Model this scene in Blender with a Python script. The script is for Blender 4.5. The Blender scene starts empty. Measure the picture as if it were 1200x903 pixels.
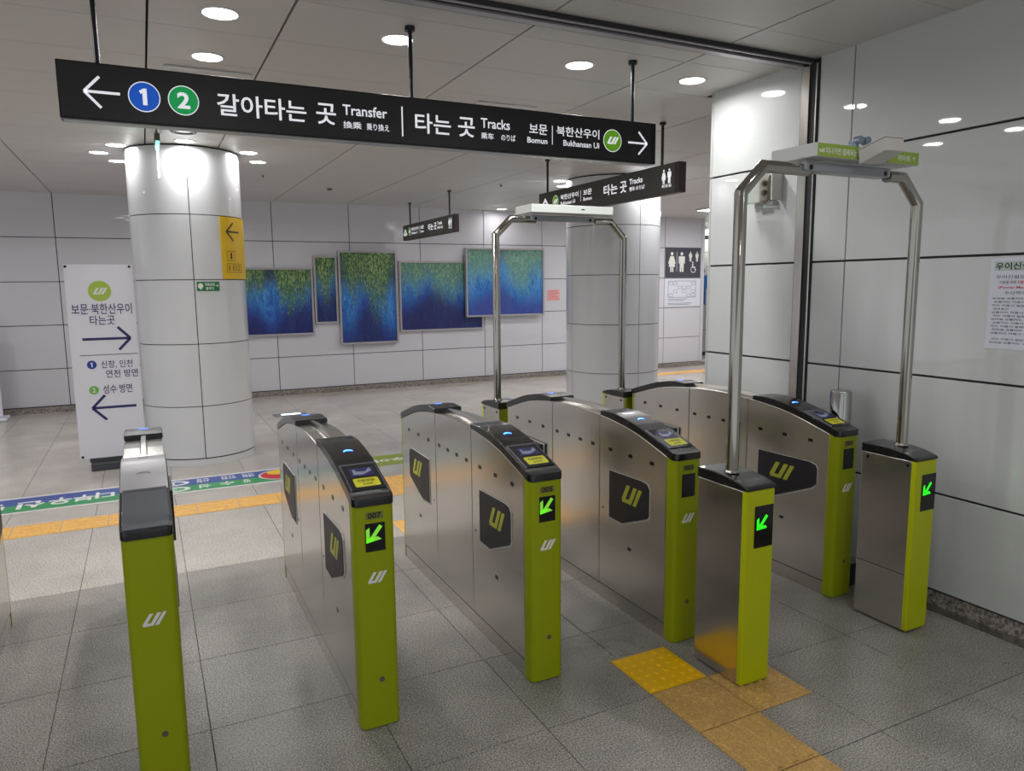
import bpy, bmesh, math, random
from mathutils import Vector, Matrix
random.seed(7)
C = bpy.context.scene.collection
PI = math.pi

# ------------------------------------------------------------------ tagging
def tag(o, label=None, cat=None, group=None, kind=None):
    if label: o['label'] = label
    if cat: o['category'] = cat
    if group: o['group'] = group
    if kind: o['kind'] = kind
    return o

def empty(name, loc, label, cat, group=None):
    o = bpy.data.objects.new(name, None); C.objects.link(o)
    o.location = loc; o.empty_display_size = .1
    return tag(o, label, cat, group)

def wloc(o):
    v = Vector((0, 0, 0))
    while o is not None:
        v += Vector(o.location); o = o.parent
    return v

# ------------------------------------------------------------------ materials
def srgb(r, g, b):
    f = lambda c: (c/255)/12.92 if c/255 <= .04045 else ((c/255+.055)/1.055)**2.4
    return (f(r), f(g), f(b), 1)

def newmat(name):
    m = bpy.data.materials.new(name); m.use_nodes = True
    nt = m.node_tree; b = nt.nodes['Principled BSDF']
    return m, nt, b

def plain(name, col, rough=.5, metal=0, coat=0, emit=None, es=0, spec=.5):
    m, nt, b = newmat(name)
    # a very faint procedural variation so no surface is perfectly flat
    n = nt.nodes.new('ShaderNodeTexNoise'); n.inputs['Scale'].default_value = 9; n.inputs['Detail'].default_value = 3
    g = nt.nodes.new('ShaderNodeTexCoord'); nt.links.new(g.outputs['Object'], n.inputs['Vector'])
    mr = nt.nodes.new('ShaderNodeMapRange'); mr.inputs[3].default_value = max(rough-.03, 0); mr.inputs[4].default_value = min(rough+.04, 1)
    nt.links.new(n.outputs['Fac'], mr.inputs[0]); nt.links.new(mr.outputs[0], b.inputs['Roughness'])
    b.inputs['Base Color'].default_value = col
    b.inputs['Metallic'].default_value = metal
    b.inputs['Coat Weight'].default_value = coat
    b.inputs['Specular IOR Level'].default_value = spec
    if emit:
        b.inputs['Emission Color'].default_value = emit; b.inputs['Emission Strength'].default_value = es
    return m

def mix(nt, fac, a, b_):
    x = nt.nodes.new('ShaderNodeMix'); x.data_type = 'RGBA'
    if hasattr(fac, 'links'): nt.links.new(fac, x.inputs[0])
    else: x.inputs[0].default_value = fac
    for s, i in ((a, 6), (b_, 7)):
        if hasattr(s, 'links'): nt.links.new(s, x.inputs[i])
        else: x.inputs[i].default_value = s
    return x.outputs[2]

def noise(nt, scale, detail=2, vec=None, stretch=None, rough=.5, w=None):
    g = nt.nodes.new('ShaderNodeTexCoord')
    src = g.outputs['Object'] if vec is None else vec
    if stretch:
        mp = nt.nodes.new('ShaderNodeMapping'); mp.inputs['Scale'].default_value = stretch
        nt.links.new(src, mp.inputs['Vector']); src = mp.outputs[0]
    n = nt.nodes.new('ShaderNodeTexNoise'); n.inputs['Scale'].default_value = scale; n.inputs['Detail'].default_value = detail
    n.inputs['Roughness'].default_value = rough
    nt.links.new(src, n.inputs['Vector'])
    return n.outputs['Fac']

def ramp(nt, src, stops, interp='LINEAR'):
    r = nt.nodes.new('ShaderNodeValToRGB'); r.color_ramp.interpolation = interp
    els = r.color_ramp.elements
    while len(els) < len(stops): els.new(.5)
    for e, (p, c) in zip(els, stops): e.position = p; e.color = c
    nt.links.new(src, r.inputs[0]); return r.outputs[0]

def rng(nt, src, a, b_, c=0, d=1):
    m = nt.nodes.new('ShaderNodeMapRange'); m.inputs[1].default_value = a; m.inputs[2].default_value = b_
    m.inputs[3].default_value = c; m.inputs[4].default_value = d; nt.links.new(src, m.inputs[0]); return m.outputs[0]

def bump(nt, b, src, strength, dist=.001):
    n = nt.nodes.new('ShaderNodeBump'); n.inputs['Strength'].default_value = strength; n.inputs['Distance'].default_value = dist
    nt.links.new(src, n.inputs['Height']); nt.links.new(n.outputs[0], b.inputs['Normal'])

def m_enamel(name, col, rough=.12, wav=.35):
    m, nt, b = newmat(name)
    b.inputs['Base Color'].default_value = col; b.inputs['Roughness'].default_value = rough
    b.inputs['Coat Weight'].default_value = 1; b.inputs['Coat Roughness'].default_value = .022
    b.inputs['Specular IOR Level'].default_value = .25
    n = nt.nodes.new('ShaderNodeBump'); n.inputs['Strength'].default_value = wav; n.inputs['Distance'].default_value = .0025
    nt.links.new(noise(nt, 1.1, 1), n.inputs['Height']); nt.links.new(n.outputs[0], b.inputs['Coat Normal'])
    return m

def m_steel(name, col=(.62, .60, .57, 1), r0=.2, r1=.36, st=(40, 40, 1.2)):
    m, nt, b = newmat(name)
    b.inputs['Metallic'].default_value = 1
    f = noise(nt, 6, 4, stretch=st)
    cl = noise(nt, 2.3, 4)
    nt.links.new(mix(nt, cl, tuple(c*.92 for c in col[:3])+(1,), tuple(min(1, c*1.06) for c in col[:3])+(1,)), b.inputs['Base Color'])
    a = nt.nodes.new('ShaderNodeMath'); a.operation = 'MULTIPLY_ADD'
    nt.links.new(f, a.inputs[0]); a.inputs[1].default_value = r1-r0; a.inputs[2].default_value = r0
    nt.links.new(a.outputs[0], b.inputs['Roughness'])
    return m

def m_granite(name, c0, c1, c2, scale=170, rough=.3, tilevar=.12, worn=.05):
    m, nt, b = newmat(name)
    s1 = noise(nt, scale, 3, rough=.7)
    spec = ramp(nt, s1, [(.36, c0), (.5, c1), (.64, c2)])
    dirt = noise(nt, 1.3, 5, rough=.6)
    a = nt.nodes.new('ShaderNodeAttribute'); a.attribute_name = 'tilevar'
    v = nt.nodes.new('ShaderNodeMath'); v.operation = 'MULTIPLY_ADD'; nt.links.new(a.outputs['Fac'], v.inputs[0])
    v.inputs[1].default_value = tilevar; v.inputs[2].default_value = 1-tilevar/2
    d = nt.nodes.new('ShaderNodeMath'); d.operation = 'MULTIPLY'; nt.links.new(v.outputs[0], d.inputs[0])
    wear = noise(nt, 2.1, 5, rough=.62)
    wm = nt.nodes.new('ShaderNodeMath'); wm.operation = 'MULTIPLY'; nt.links.new(rng(nt, dirt, .35, .65, .90, 1.08), wm.inputs[0]); nt.links.new(rng(nt, wear, .36, .64, 1-worn, 1+worn), wm.inputs[1])
    nt.links.new(wm.outputs[0], d.inputs[1])
    hs = nt.nodes.new('ShaderNodeHueSaturation'); nt.links.new(spec, hs.inputs['Color']); nt.links.new(d.outputs[0], hs.inputs['Value'])
    nt.links.new(hs.outputs[0], b.inputs['Base Color'])
    nt.links.new(rng(nt, dirt, .3, .7, rough, rough+.15), b.inputs['Roughness'])
    return m

M = {}
M['panel'] = m_enamel('white_enamel_panel', srgb(204, 207, 207), .38)
M['panel_back'] = m_enamel('white_enamel_back_panel', srgb(212, 211, 218), .4)
M['column'] = m_enamel('white_column_panel', srgb(214, 215, 220), .36, .25)
M['joint'] = plain('dark_joint', srgb(48, 48, 50), .8)
M['ceil'] = plain('ceiling_panel_paint', srgb(208, 205, 202), .42)
M['steel'] = m_steel('brushed_stainless', (.68, .655, .62, 1), .18, .25, (14, 14, .5))
M['steel_tube'] = m_steel('stainless_tube', (.44, .42, .375, 1), .09, .14, (20, 20, 20))
M['steel_dark'] = m_steel('worn_stainless_plinth', (.46, .45, .42, 1), .22, .32)
M['steel_col'] = m_steel('polished_stainless', (.42, .42, .40, 1), .05, .1)
M['black'] = plain('black_cap_plastic', srgb(20, 20, 24), .26, coat=.25)
M['lip_steel'] = plain('bright_steel_edge', srgb(205, 205, 203), .3, .2)
M['silver_cap'] = plain('silver_grey_cap', srgb(176, 176, 180), .3, .35)
M['slate_glass'] = plain('slate_blank_reader', srgb(96, 100, 108), .2, coat=.3)
M['glass_black'] = plain('black_reader_glass', srgb(20, 22, 32), .08, coat=.6)
M['lip'] = plain('clear_lip_edge', srgb(150, 150, 165), .15, .6)
M['green'] = plain('lime_green_end_panel', srgb(149, 162, 0), .42, coat=.05, spec=.3)
M['green_bright'] = plain('lime_green_pedestal', srgb(182, 190, 0), .4, coat=.1, spec=.3)
M['logo_green'] = plain('flap_logo_lime', srgb(190, 196, 60), .4)
M['white'] = plain('white_vinyl', srgb(235, 235, 232), .4)
M['sticker_y'] = plain('yellow_sticker', srgb(226, 224, 30), .35)
M['sticker_ol'] = plain('olive_sticker', srgb(150, 176, 70), .4)
M['flap'] = plain('black_flap_pad', srgb(36, 34, 42), .45)
M['sensor'] = plain('black_sensor_window', srgb(16, 15, 18), .2)
M['plate'] = plain('olive_number_plate', srgb(120, 122, 52), .5)
M['ink'] = plain('black_ink', srgb(18, 18, 20), .5)
M['display'] = plain('black_display', srgb(8, 9, 12), .12)
M['arrow'] = plain('green_led_arrow', srgb(140, 215, 70), .4, emit=srgb(125, 225, 50), es=.45)
M['arrow_hi'] = plain('green_led_arrow_bright', srgb(60, 230, 40), .4, emit=srgb(30, 255, 30), es=1.0)
M['blue_led'] = plain('blue_status_led', srgb(60, 120, 255), .4, emit=srgb(60, 120, 255), es=5)
M['grey_arc'] = plain('unlit_arc', srgb(120, 120, 122), .4)
M['lcd'] = plain('grey_lcd', srgb(120, 122, 140), .2, emit=srgb(150, 155, 190), es=.25)
M['screw'] = plain('grey_lock', srgb(96, 92, 80), .5, .2)
M['sign'] = plain('dark_sign_face', srgb(36, 34, 36), .35)
M['sign_frame'] = plain('dark_sign_frame', srgb(30, 28, 30), .35, .3)
M['sign2'] = plain('dark_olive_sign_face', srgb(62, 60, 54), .4)
M['sign2_end'] = plain('brown_sign_end', srgb(48, 38, 36), .45)
M['sign_txt'] = plain('lit_white_lettering', srgb(240, 240, 245), .4, emit=srgb(240, 242, 250), es=.55)
M['sign_green'] = plain('lit_green_disc', srgb(110, 170, 30), .4, emit=srgb(100, 165, 20), es=.35)
M['line_blue'] = plain('lit_blue_disc', srgb(20, 90, 190), .4, emit=srgb(10, 80, 190), es=.5)
M['line_green'] = plain('lit_line_green_disc', srgb(20, 165, 90), .4, emit=srgb(10, 160, 80), es=.4)
M['rod'] = plain('black_rod', srgb(38, 38, 42), .35, .3)
M['lamp'] = plain('lamp_diffuser', srgb(255, 255, 255), .5, emit=(1, .985, .97, 1), es=9)
M['lamp_rim'] = plain('white_lamp_rim', srgb(215, 215, 215), .4)
M['dim'] = plain('unlit_glass', srgb(170, 172, 172), .2)
M['vent_in'] = plain('vent_dark', srgb(60, 55, 50), .7)
M['navy'] = plain('navy_ink', srgb(44, 40, 100), .5)
M['navy_line'] = plain('dark_rule', srgb(90, 90, 105), .5)
M['banner'] = plain('banner_white_cloth', srgb(222, 222, 232), .5)
M['banner_green'] = plain('banner_lime_disc', srgb(165, 190, 75), .5)
M['banner_blue'] = plain('banner_blue_disc', srgb(40, 60, 150), .5)
M['banner_lg'] = plain('banner_green_disc', srgb(110, 180, 60), .5)
M['grey_base'] = plain('dark_grey_base', srgb(62, 64, 70), .45)
M['exit_y'] = plain('exit_yellow', srgb(232, 190, 20), .4)
M['aed'] = plain('aed_green', srgb(20, 120, 70), .4)
M['brown_ink'] = plain('dark_brown_ink', srgb(60, 44, 20), .5)
M['frame'] = plain('anodised_picture_frame', srgb(176, 172, 176), .3, .35)
M['paper'] = plain('white_paper', srgb(222, 224, 236), .5)
M['paper_hd'] = plain('grey_green_heading', srgb(188, 204, 196), .5)
M['txt_grey'] = plain('grey_print', srgb(110, 112, 125), .6)
M['txt_red'] = plain('red_print', srgb(205, 60, 100), .6)
M['pink'] = plain('pink_paper', srgb(236, 176, 176), .6)
M['pink2'] = plain('pink_print', srgb(215, 120, 120), .6)
M['wc'] = plain('grey_wc_sign', srgb(72, 72, 82), .4)
M['blue_man'] = plain('blue_pictogram', srgb(20, 100, 170), .4)
M['beige'] = plain('beige_tile', srgb(176, 176, 168), .3)
M['st_blue'] = plain('floor_sticker_blue', srgb(60, 84, 160), .35)
M['st_green'] = plain('floor_sticker_green', srgb(48, 150, 88), .35)
M['st_white'] = plain('floor_sticker_white', srgb(216, 214, 214), .4)
M['st_red'] = plain('floor_sticker_red', srgb(205, 50, 55), .35)
M['st_yel'] = plain('floor_sticker_yellow', srgb(240, 195, 30), .35)
M['st_olive'] = plain('floor_sticker_olive', srgb(140, 155, 50), .35)
M['tac_y'] = plain('fresh_yellow_tactile', srgb(240, 188, 0), .4, spec=.3)
M['box_white'] = plain('white_sensor_housing', srgb(214, 218, 214), .35)
M['box_grey'] = plain('grey_antenna_bar', srgb(150, 152, 156), .3, .3)
M['cam_house'] = plain('cream_camera_housing', srgb(206, 202, 196), .4)
M['chrome'] = plain('bracket_knob', srgb(150, 165, 185), .2, .6)
M['gl_green'] = plain('translucent_green_cover', srgb(120, 190, 160), .25)
M['exit_lit'] = plain('edge_lit_exit_panel', srgb(225, 255, 240), .3, emit=(.75, 1, .9, 1), es=2.2)
M['exit_glow'] = plain('exit_lamp_green', srgb(120, 230, 190), .3, emit=(.25, .9, .6, 1), es=1.5)
M['dev_cream'] = plain('device_plate', srgb(200, 198, 190), .4)
M['floor_in'] = m_granite('worn_grey_granite', srgb(76, 73, 69), srgb(140, 136, 130), srgb(190, 186, 180), 150, .26, .10, .17)
M['floor_out'] = m_granite('polished_pale_granite', srgb(140, 133, 127), srgb(190, 184, 177), srgb(216, 210, 203), 120, .12, .08)
M['grout'] = plain('dark_grout', srgb(84, 80, 76), .9)
M['base_gr'] = m_granite('granite_baseboard', srgb(80, 74, 70), srgb(140, 132, 126), srgb(176, 168, 160), 60, .35)

def m_tan():
    m, nt, b = newmat('worn_tan_tactile')
    n = noise(nt, 120, 3); d = noise(nt, 9, 4)
    c = ramp(nt, n, [(.35, srgb(176, 138, 74)), (.65, srgb(214, 172, 98))])
    nt.links.new(mix(nt, rng(nt, d, .35, .75, 0, .35), c, srgb(140, 116, 78)), b.inputs['Base Color'])
    b.inputs['Roughness'].default_value = .5
    return m
M['tac_tan'] = m_tan()
def m_orange():
    m, nt, b = newmat('orange_tactile')
    n = noise(nt, 60, 3)
    nt.links.new(ramp(nt, n, [(.35, srgb(222, 168, 84)), (.65, srgb(240, 190, 108))]), b.inputs['Base Color'])
    b.inputs['Roughness'].default_value = .4
    return m
M['tac_or'] = m_orange()

def m_paint(name, seed, top, deep, leaf, dark, pale=0., lift=0., topk=.75):
    """water and hanging leaves in vertical strokes; leaf / dark: how far the leaves hang and the dark water rises along the width"""
    m, nt, b = newmat(name)
    g = nt.nodes.new('ShaderNodeTexCoord')
    mp = nt.nodes.new('ShaderNodeMapping'); mp.inputs['Location'].default_value = (seed, 0, seed*.37)
    nt.links.new(g.outputs['Object'], mp.inputs[0]); v = mp.outputs[0]
    sep = nt.nodes.new('ShaderNodeSeparateXYZ'); nt.links.new(g.outputs['Generated'], sep.inputs[0]); X, h = sep.outputs['X'], sep.outputs['Z']
    def add(a, k, c):
        x = nt.nodes.new('ShaderNodeMath'); x.operation = 'MULTIPLY_ADD'; nt.links.new(a, x.inputs[0]); x.inputs[1].default_value = k
        if hasattr(c, 'links'): nt.links.new(c, x.inputs[2])
        else: x.inputs[2].default_value = c
        return x.outputs[0]
    G = lambda st: ramp(nt, X, [(p, (q, q, q, 1)) for p, q in st], 'B_SPLINE')
    curt = noise(nt, 2.4, 4, vec=v, stretch=(2.2, 1, .4), rough=.65)
    stroke = noise(nt, 8, 5, vec=v, stretch=(5, 1, 1.1), rough=.8)
    # water: brightness falls where the dark reeds stand
    w = add(curt, .9, add(stroke, 1.7, add(h, .35, -.95+lift)))
    base = ramp(nt, w, [(.12, srgb(26, 34, 120)), (.36, srgb(32, 82, 175)), (.58, srgb(48, 128, 205)), (.85, srgb(110, 170, 205))])
    dk = add(curt, .5, add(stroke, 1.5, add(G(dark), 1.0, -.98)))
    dm = nt.nodes.new('ShaderNodeMath'); dm.operation = 'SUBTRACT'; nt.links.new(dk, dm.inputs[0]); nt.links.new(h, dm.inputs[1])
    base = mix(nt, rng(nt, dm.outputs[0], -.10, .14, 0, .88), base, srgb(*deep))
    tb = rng(nt, add(curt, .3, add(stroke, .1, h)), topk+.12, topk+.36, 0, .9)
    base = mix(nt, tb, base, srgb(*top))
    # leaves
    lf = noise(nt, 11, 5, vec=v, stretch=(4.5, 1, 1.5), rough=.85)
    reach = add(curt, .5, add(G(leaf), 1.0, add(h, 1.0, -1.25)))
    fac = rng(nt, add(lf, 1.7, add(reach, .75, -.90)), .0, .30)
    L = lambda c: tuple(x*(1-pale)+y*pale for x, y in zip(srgb(*c), srgb(120, 175, 175)))
    lc = ramp(nt, noise(nt, 15, 4, vec=v, stretch=(4, 1, 1.3), rough=.8), [(.40, L((28, 50, 40))), (.47, L((70, 112, 66))), (.54, L((112, 150, 82))), (.62, L((190, 205, 135)))])
    soft = mix(nt, rng(nt, reach, -.05, .35, 0, .65), base, L((58, 112, 84)))
    nt.links.new(mix(nt, fac, soft, lc), b.inputs['Base Color'])
    b.inputs['Roughness'].default_value = .35
    return m

# ------------------------------------------------------------------ mesh builder (world coordinates)
class MB:
    def __init__(s): s.bm = bmesh.new()
    def face(s, pts):
        vs = [s.bm.verts.new(p) for p in pts]
        try: return s.bm.faces.new(vs)
        except ValueError: return None
    def box(s, x0, x1, y0, y1, z0, z1):
        v = [s.bm.verts.new(p) for p in ((x0,y0,z0),(x1,y0,z0),(x1,y1,z0),(x0,y1,z0),(x0,y0,z1),(x1,y0,z1),(x1,y1,z1),(x0,y1,z1))]
        for f in ((3,2,1,0),(4,5,6,7),(0,1,5,4),(1,2,6,5),(2,3,7,6),(3,0,4,7)): s.bm.faces.new([v[i] for i in f])
        return s
    def loft(s, rings, cap=True, closed=True):
        R = [[s.bm.verts.new(p) for p in r] for r in rings]
        n = len(R[0])
        for a, b in zip(R, R[1:]):
            for i in range(n if closed else n-1):
                j = (i+1) % n
                try: s.bm.faces.new((a[i], a[j], b[j], b[i]))
                except ValueError: pass
        if cap:
            for r, rev in ((R[0], True), (R[-1], False)):
                try: s.bm.faces.new(list(reversed(r)) if rev else r)
                except ValueError: pass
        return s
    def prism(s, pts, a, b):
        """pts: 3D base outline, a->b offset vectors"""
        return s.loft([[Vector(p)+Vector(a) for p in pts], [Vector(p)+Vector(b) for p in pts]])
    def cyl(s, c, r, h, n=32, axis='z', r2=None):
        r2 = r if r2 is None else r2
        ring = lambda rr, t: [(c[0]+rr*math.cos(k*2*PI/n), c[1]+rr*math.sin(k*2*PI/n), c[2]+t) if axis == 'z' else
                              ((c[0]+t, c[1]+rr*math.cos(k*2*PI/n), c[2]+rr*math.sin(k*2*PI/n)) if axis == 'x' else
                               (c[0]+rr*math.cos(k*2*PI/n), c[1]+t, c[2]+rr*math.sin(k*2*PI/n))) for k in range(n)]
        return s.loft([ring(r, 0), ring(r2, h)])
    def tube(s, path, r, n=20):
        path = [Vector(p) for p in path]; rings = []
        for i, p in enumerate(path):
            d0 = (path[i]-path[i-1]).normalized() if i else (path[1]-path[0]).normalized()
            d1 = (path[i+1]-path[i]).normalized() if i < len(path)-1 else d0
            t = (d0+d1).normalized(); nrm = Vector((0, 1, 0)); nrm = (nrm-t*nrm.dot(t)).normalized(); bn = t.cross(nrm)
            k = 1/max(.5, d0.dot(t))
            side = d0.cross(d1)
            rings.append([p + nrm*r*math.cos(a*2*PI/n) + bn*r*k*math.sin(a*2*PI/n) for a in range(n)])
        return s.loft(rings)
    def build(s, name, mat, parent=None, bevel=0, seg=2, smooth=False, angle=40):
        bmesh.ops.recalc_face_normals(s.bm, faces=s.bm.faces)
        off = wloc(parent) if parent else Vector((0, 0, 0))
        for v in s.bm.verts: v.co -= off
        me = bpy.data.meshes.new(name); s.bm.to_mesh(me); s.bm.free()
        me.materials.append(M[mat] if isinstance(mat, str) else mat)
        o = bpy.data.objects.new(name, me); C.objects.link(o); o.parent = parent
        if smooth:
            me.polygons.foreach_set('use_smooth', [True]*len(me.polygons))
            me.update()
            try: me.set_sharp_from_angle(angle=math.radians(angle))
            except Exception: pass
        if bevel:
            m = o.modifiers.new('bevel', 'BEVEL'); m.width = bevel; m.segments = seg; m.limit_method = 'ANGLE'; m.angle_limit = math.radians(35)
        return o

def struct(o): o['kind'] = 'structure'; return o

# ------------------------------------------------------------------ flat artwork on surfaces
def face_cam(y, off=.0):      # plane facing -y ; (u,v,h) -> world
    return lambda u, v, h: (u, y-h, v)
def face_left(x):             # plane facing -x ; u = world y
    return lambda u, v, h: (x-h, u, v)
def face_right(x):
    return lambda u, v, h: (x+h, u, v)
def face_up(z):
    return lambda u, v, h: (u, v, z+h)
def on_col(cx, cy, r):        # u = angle in degrees, v = z
    return lambda u, v, h: (cx+(r+h)*math.cos(math.radians(u)), cy+(r+h)*math.sin(math.radians(u)), v)

def art(name, polys, mapper, mat, parent, h=.001, t=.001, sub=0):
    """filled outlines (2D) laid on a mapped surface with thickness t above h"""
    mb = MB()
    for poly in polys:
        a = [mapper(u, v, h) for u, v in poly]; b = [mapper(u, v, h+t) for u, v in poly]
        mb.loft([a, b])
    return mb.build(name, mat, parent)

def strip(u0, u1, v0, v1, n=1):
    return [[(u0+(u1-u0)*i/n, v0), (u0+(u1-u0)*(i+1)/n, v0), (u0+(u1-u0)*(i+1)/n, v1), (u0+(u1-u0)*i/n, v1)] for i in range(n)]

def panel(name, u0, u1, v0, v1, mapper, mat, parent, h=0, t=.002, n=1, bevel=0):
    mb = MB()
    ra = []
    for i in range(n+1):
        u = u0+(u1-u0)*i/n
        ra.append([mapper(u, v0, h), mapper(u, v1, h), mapper(u, v1, h+t), mapper(u, v0, h+t)])
    mb.loft(ra)
    return mb.build(name, mat, parent, bevel=bevel)

def disc(cu, cv, ru, rv=None, n=28, a0=0, a1=2*PI):
    rv = ru if rv is None else rv
    return [(cu+ru*math.cos(a0+(a1-a0)*k/n), cv+rv*math.sin(a0+(a1-a0)*k/n)) for k in range(n)]

def arrow(cu, cv, w, h, th, ang=0, head=.45):
    """right-pointing open arrow rotated by ang; w shaft length, h head height"""
    pts = []
    L = w/2
    pts.append([(-L, -th/2), (L-th*.5, -th/2), (L-th*.5, th/2), (-L, th/2)])
    hx = h/2*(.95)
    for s in (1, -1):
        a = (L, 0); b = (L-hx, s*h/2)
        d = Vector((b[0]-a[0], b[1]-a[1])).normalized(); nn = Vector((-d.y, d.x))*th/2
        q = [(a[0]+nn.x, a[1]+nn.y), (b[0]+nn.x, b[1]+nn.y), (b[0]-nn.x, b[1]-nn.y), (a[0]-nn.x, a[1]-nn.y)]
        pts.append(q if s < 0 else q)
    c, s_ = math.cos(ang), math.sin(ang)
    return [[(cu+x*c-y*s_, cv+x*s_+y*c) for x, y in p] for p in pts]

def ui_logo(u0, u1, v0, v1, shear=.32):
    """a slanted U followed by a slanted bar"""
    U = [(0, 1), (.0, .18), (.10, 0), (.68, 0), (.68, 1), (.45, 1), (.45, .22), (.23, .22), (.23, 1)]
    I = [(.78, 1), (.78, 0), (1.0, 0), (1.0, 1)]
    out = []
    for p in (U, I):
        q = [((x+shear*y)/(1+shear), y) for x, y in p]
        out.append([(u0+(u1-u0)*x, v0+(v1-v0)*y) for x, y in q])
    return out

_tc = {}
def text_geo(body, bold):
    k = (body, bold)
    if k in _tc: return _tc[k]
    cu = bpy.data.curves.new('lettering', 'FONT'); cu.body = body; cu.offset = bold; cu.resolution_u = 3
    o = bpy.data.objects.new('lettering', cu); C.objects.link(o)
    bpy.context.view_layer.update()
    me = o.evaluated_get(bpy.context.evaluated_depsgraph_get()).to_mesh()
    vs = [(v.co.x, v.co.y) for v in me.vertices]; fs = [tuple(p.vertices) for p in me.polygons]
    o.evaluated_get(bpy.context.evaluated_depsgraph_get()).to_mesh_clear()
    bpy.data.objects.remove(o); bpy.data.curves.remove(cu)
    if not vs: vs = [(0, 0), (1, 0), (1, 1)]; fs = []
    x0 = min(v[0] for v in vs); x1 = max(v[0] for v in vs); y0 = min(v[1] for v in vs); y1 = max(v[1] for v in vs)
    vs = [((x-x0)/(x1-x0), (y-y0)/(y1-y0)) for x, y in vs]
    _tc[k] = (vs, fs); return _tc[k]

def text(items, mapper, mat, parent, h=.0025, name='lettering', bold=.012, joined=False):
    """items: (string, u0, u1, v0, v1[, bold]); u0>u1 or v0>v1 turn the words round. One mesh per string."""
    off = wloc(parent); bm = bmesh.new(); last = None
    for n, it in enumerate(items):
        st, u0, u1, v0, v1 = it[:5]; b = it[5] if len(it) > 5 else bold
        vs, fs = text_geo(st, b)
        V = [bm.verts.new(Vector(mapper(u0+(u1-u0)*x, v0+(v1-v0)*y, h))-off) for x, y in vs]
        for f in fs:
            try: bm.faces.new([V[i] for i in f])
            except ValueError: pass
        if joined and n < len(items)-1: continue
        me = bpy.data.meshes.new(name); bm.to_mesh(me); bm.free(); bm = bmesh.new(); me.materials.append(M[mat])
        last = bpy.data.objects.new(name, me); C.objects.link(last); last.parent = parent
    bm.free()
    return last

def bar(p, q, th, n=1, k=1.0):
    """a stroke from p to q as n short quads; k = u-units per v-unit (degrees per metre on a column)"""
    dx, dy = (q[0]-p[0])/k, q[1]-p[1]; L = math.hypot(dx, dy); nx, ny = -dy/L*th/2*k, dx/L*th/2
    out = []
    for i in range(n):
        a = (p[0]+(q[0]-p[0])*i/n, p[1]+(q[1]-p[1])*i/n); c = (p[0]+(q[0]-p[0])*(i+1)/n, p[1]+(q[1]-p[1])*(i+1)/n)
        out.append([(a[0]-nx, a[1]-ny), (c[0]-nx, c[1]-ny), (c[0]+nx, c[1]+ny), (a[0]+nx, a[1]+ny)])
    return out

def one(cu, cv, h):
    return [[(cu+x*h, cv+y*h) for x, y in ((-.10, 0), (.15, 0), (.15, 1), (-.02, 1), (-.28, .84), (-.20, .66), (-.10, .72))]]

def person_picto(cu, cv, h, skirt=False):
    """outlines of a standing figure, centre bottom (cu,cv)"""
    out = [disc(cu, cv+h*.91, h*.085, n=14)]
    if skirt:
        out.append([(cu-.11*h, cv+.79*h), (cu+.11*h, cv+.79*h), (cu+.24*h, cv+.42*h), (cu+.18*h, cv+.40*h), (cu+.14*h, cv+.50*h),
                    (cu+.21*h, cv+.26*h), (cu-.21*h, cv+.26*h), (cu-.14*h, cv+.50*h), (cu-.18*h, cv+.40*h), (cu-.24*h, cv+.42*h)])
        out.append([(cu-.10*h, cv+.26*h), (cu-.02*h, cv+.26*h), (cu-.02*h, cv), (cu-.10*h, cv)])
        out.append([(cu+.02*h, cv+.26*h), (cu+.10*h, cv+.26*h), (cu+.10*h, cv), (cu+.02*h, cv)])
    else:
        out.append([(cu-.17*h, cv+.79*h), (cu+.17*h, cv+.79*h), (cu+.20*h, cv+.76*h), (cu+.20*h, cv+.42*h), (cu+.14*h, cv+.42*h), (cu+.13*h, cv+.68*h),
                    (cu+.12*h, cv), (cu+.02*h, cv), (cu, cv+.40*h), (cu-.02*h, cv), (cu-.12*h, cv), (cu-.13*h, cv+.68*h), (cu-.14*h, cv+.42*h), (cu-.20*h, cv+.42*h), (cu-.20*h, cv+.76*h)])
    return out

# ================================================================== SETTING
XW, YB, ZC = 3.66, 12.05, 3.02
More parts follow.
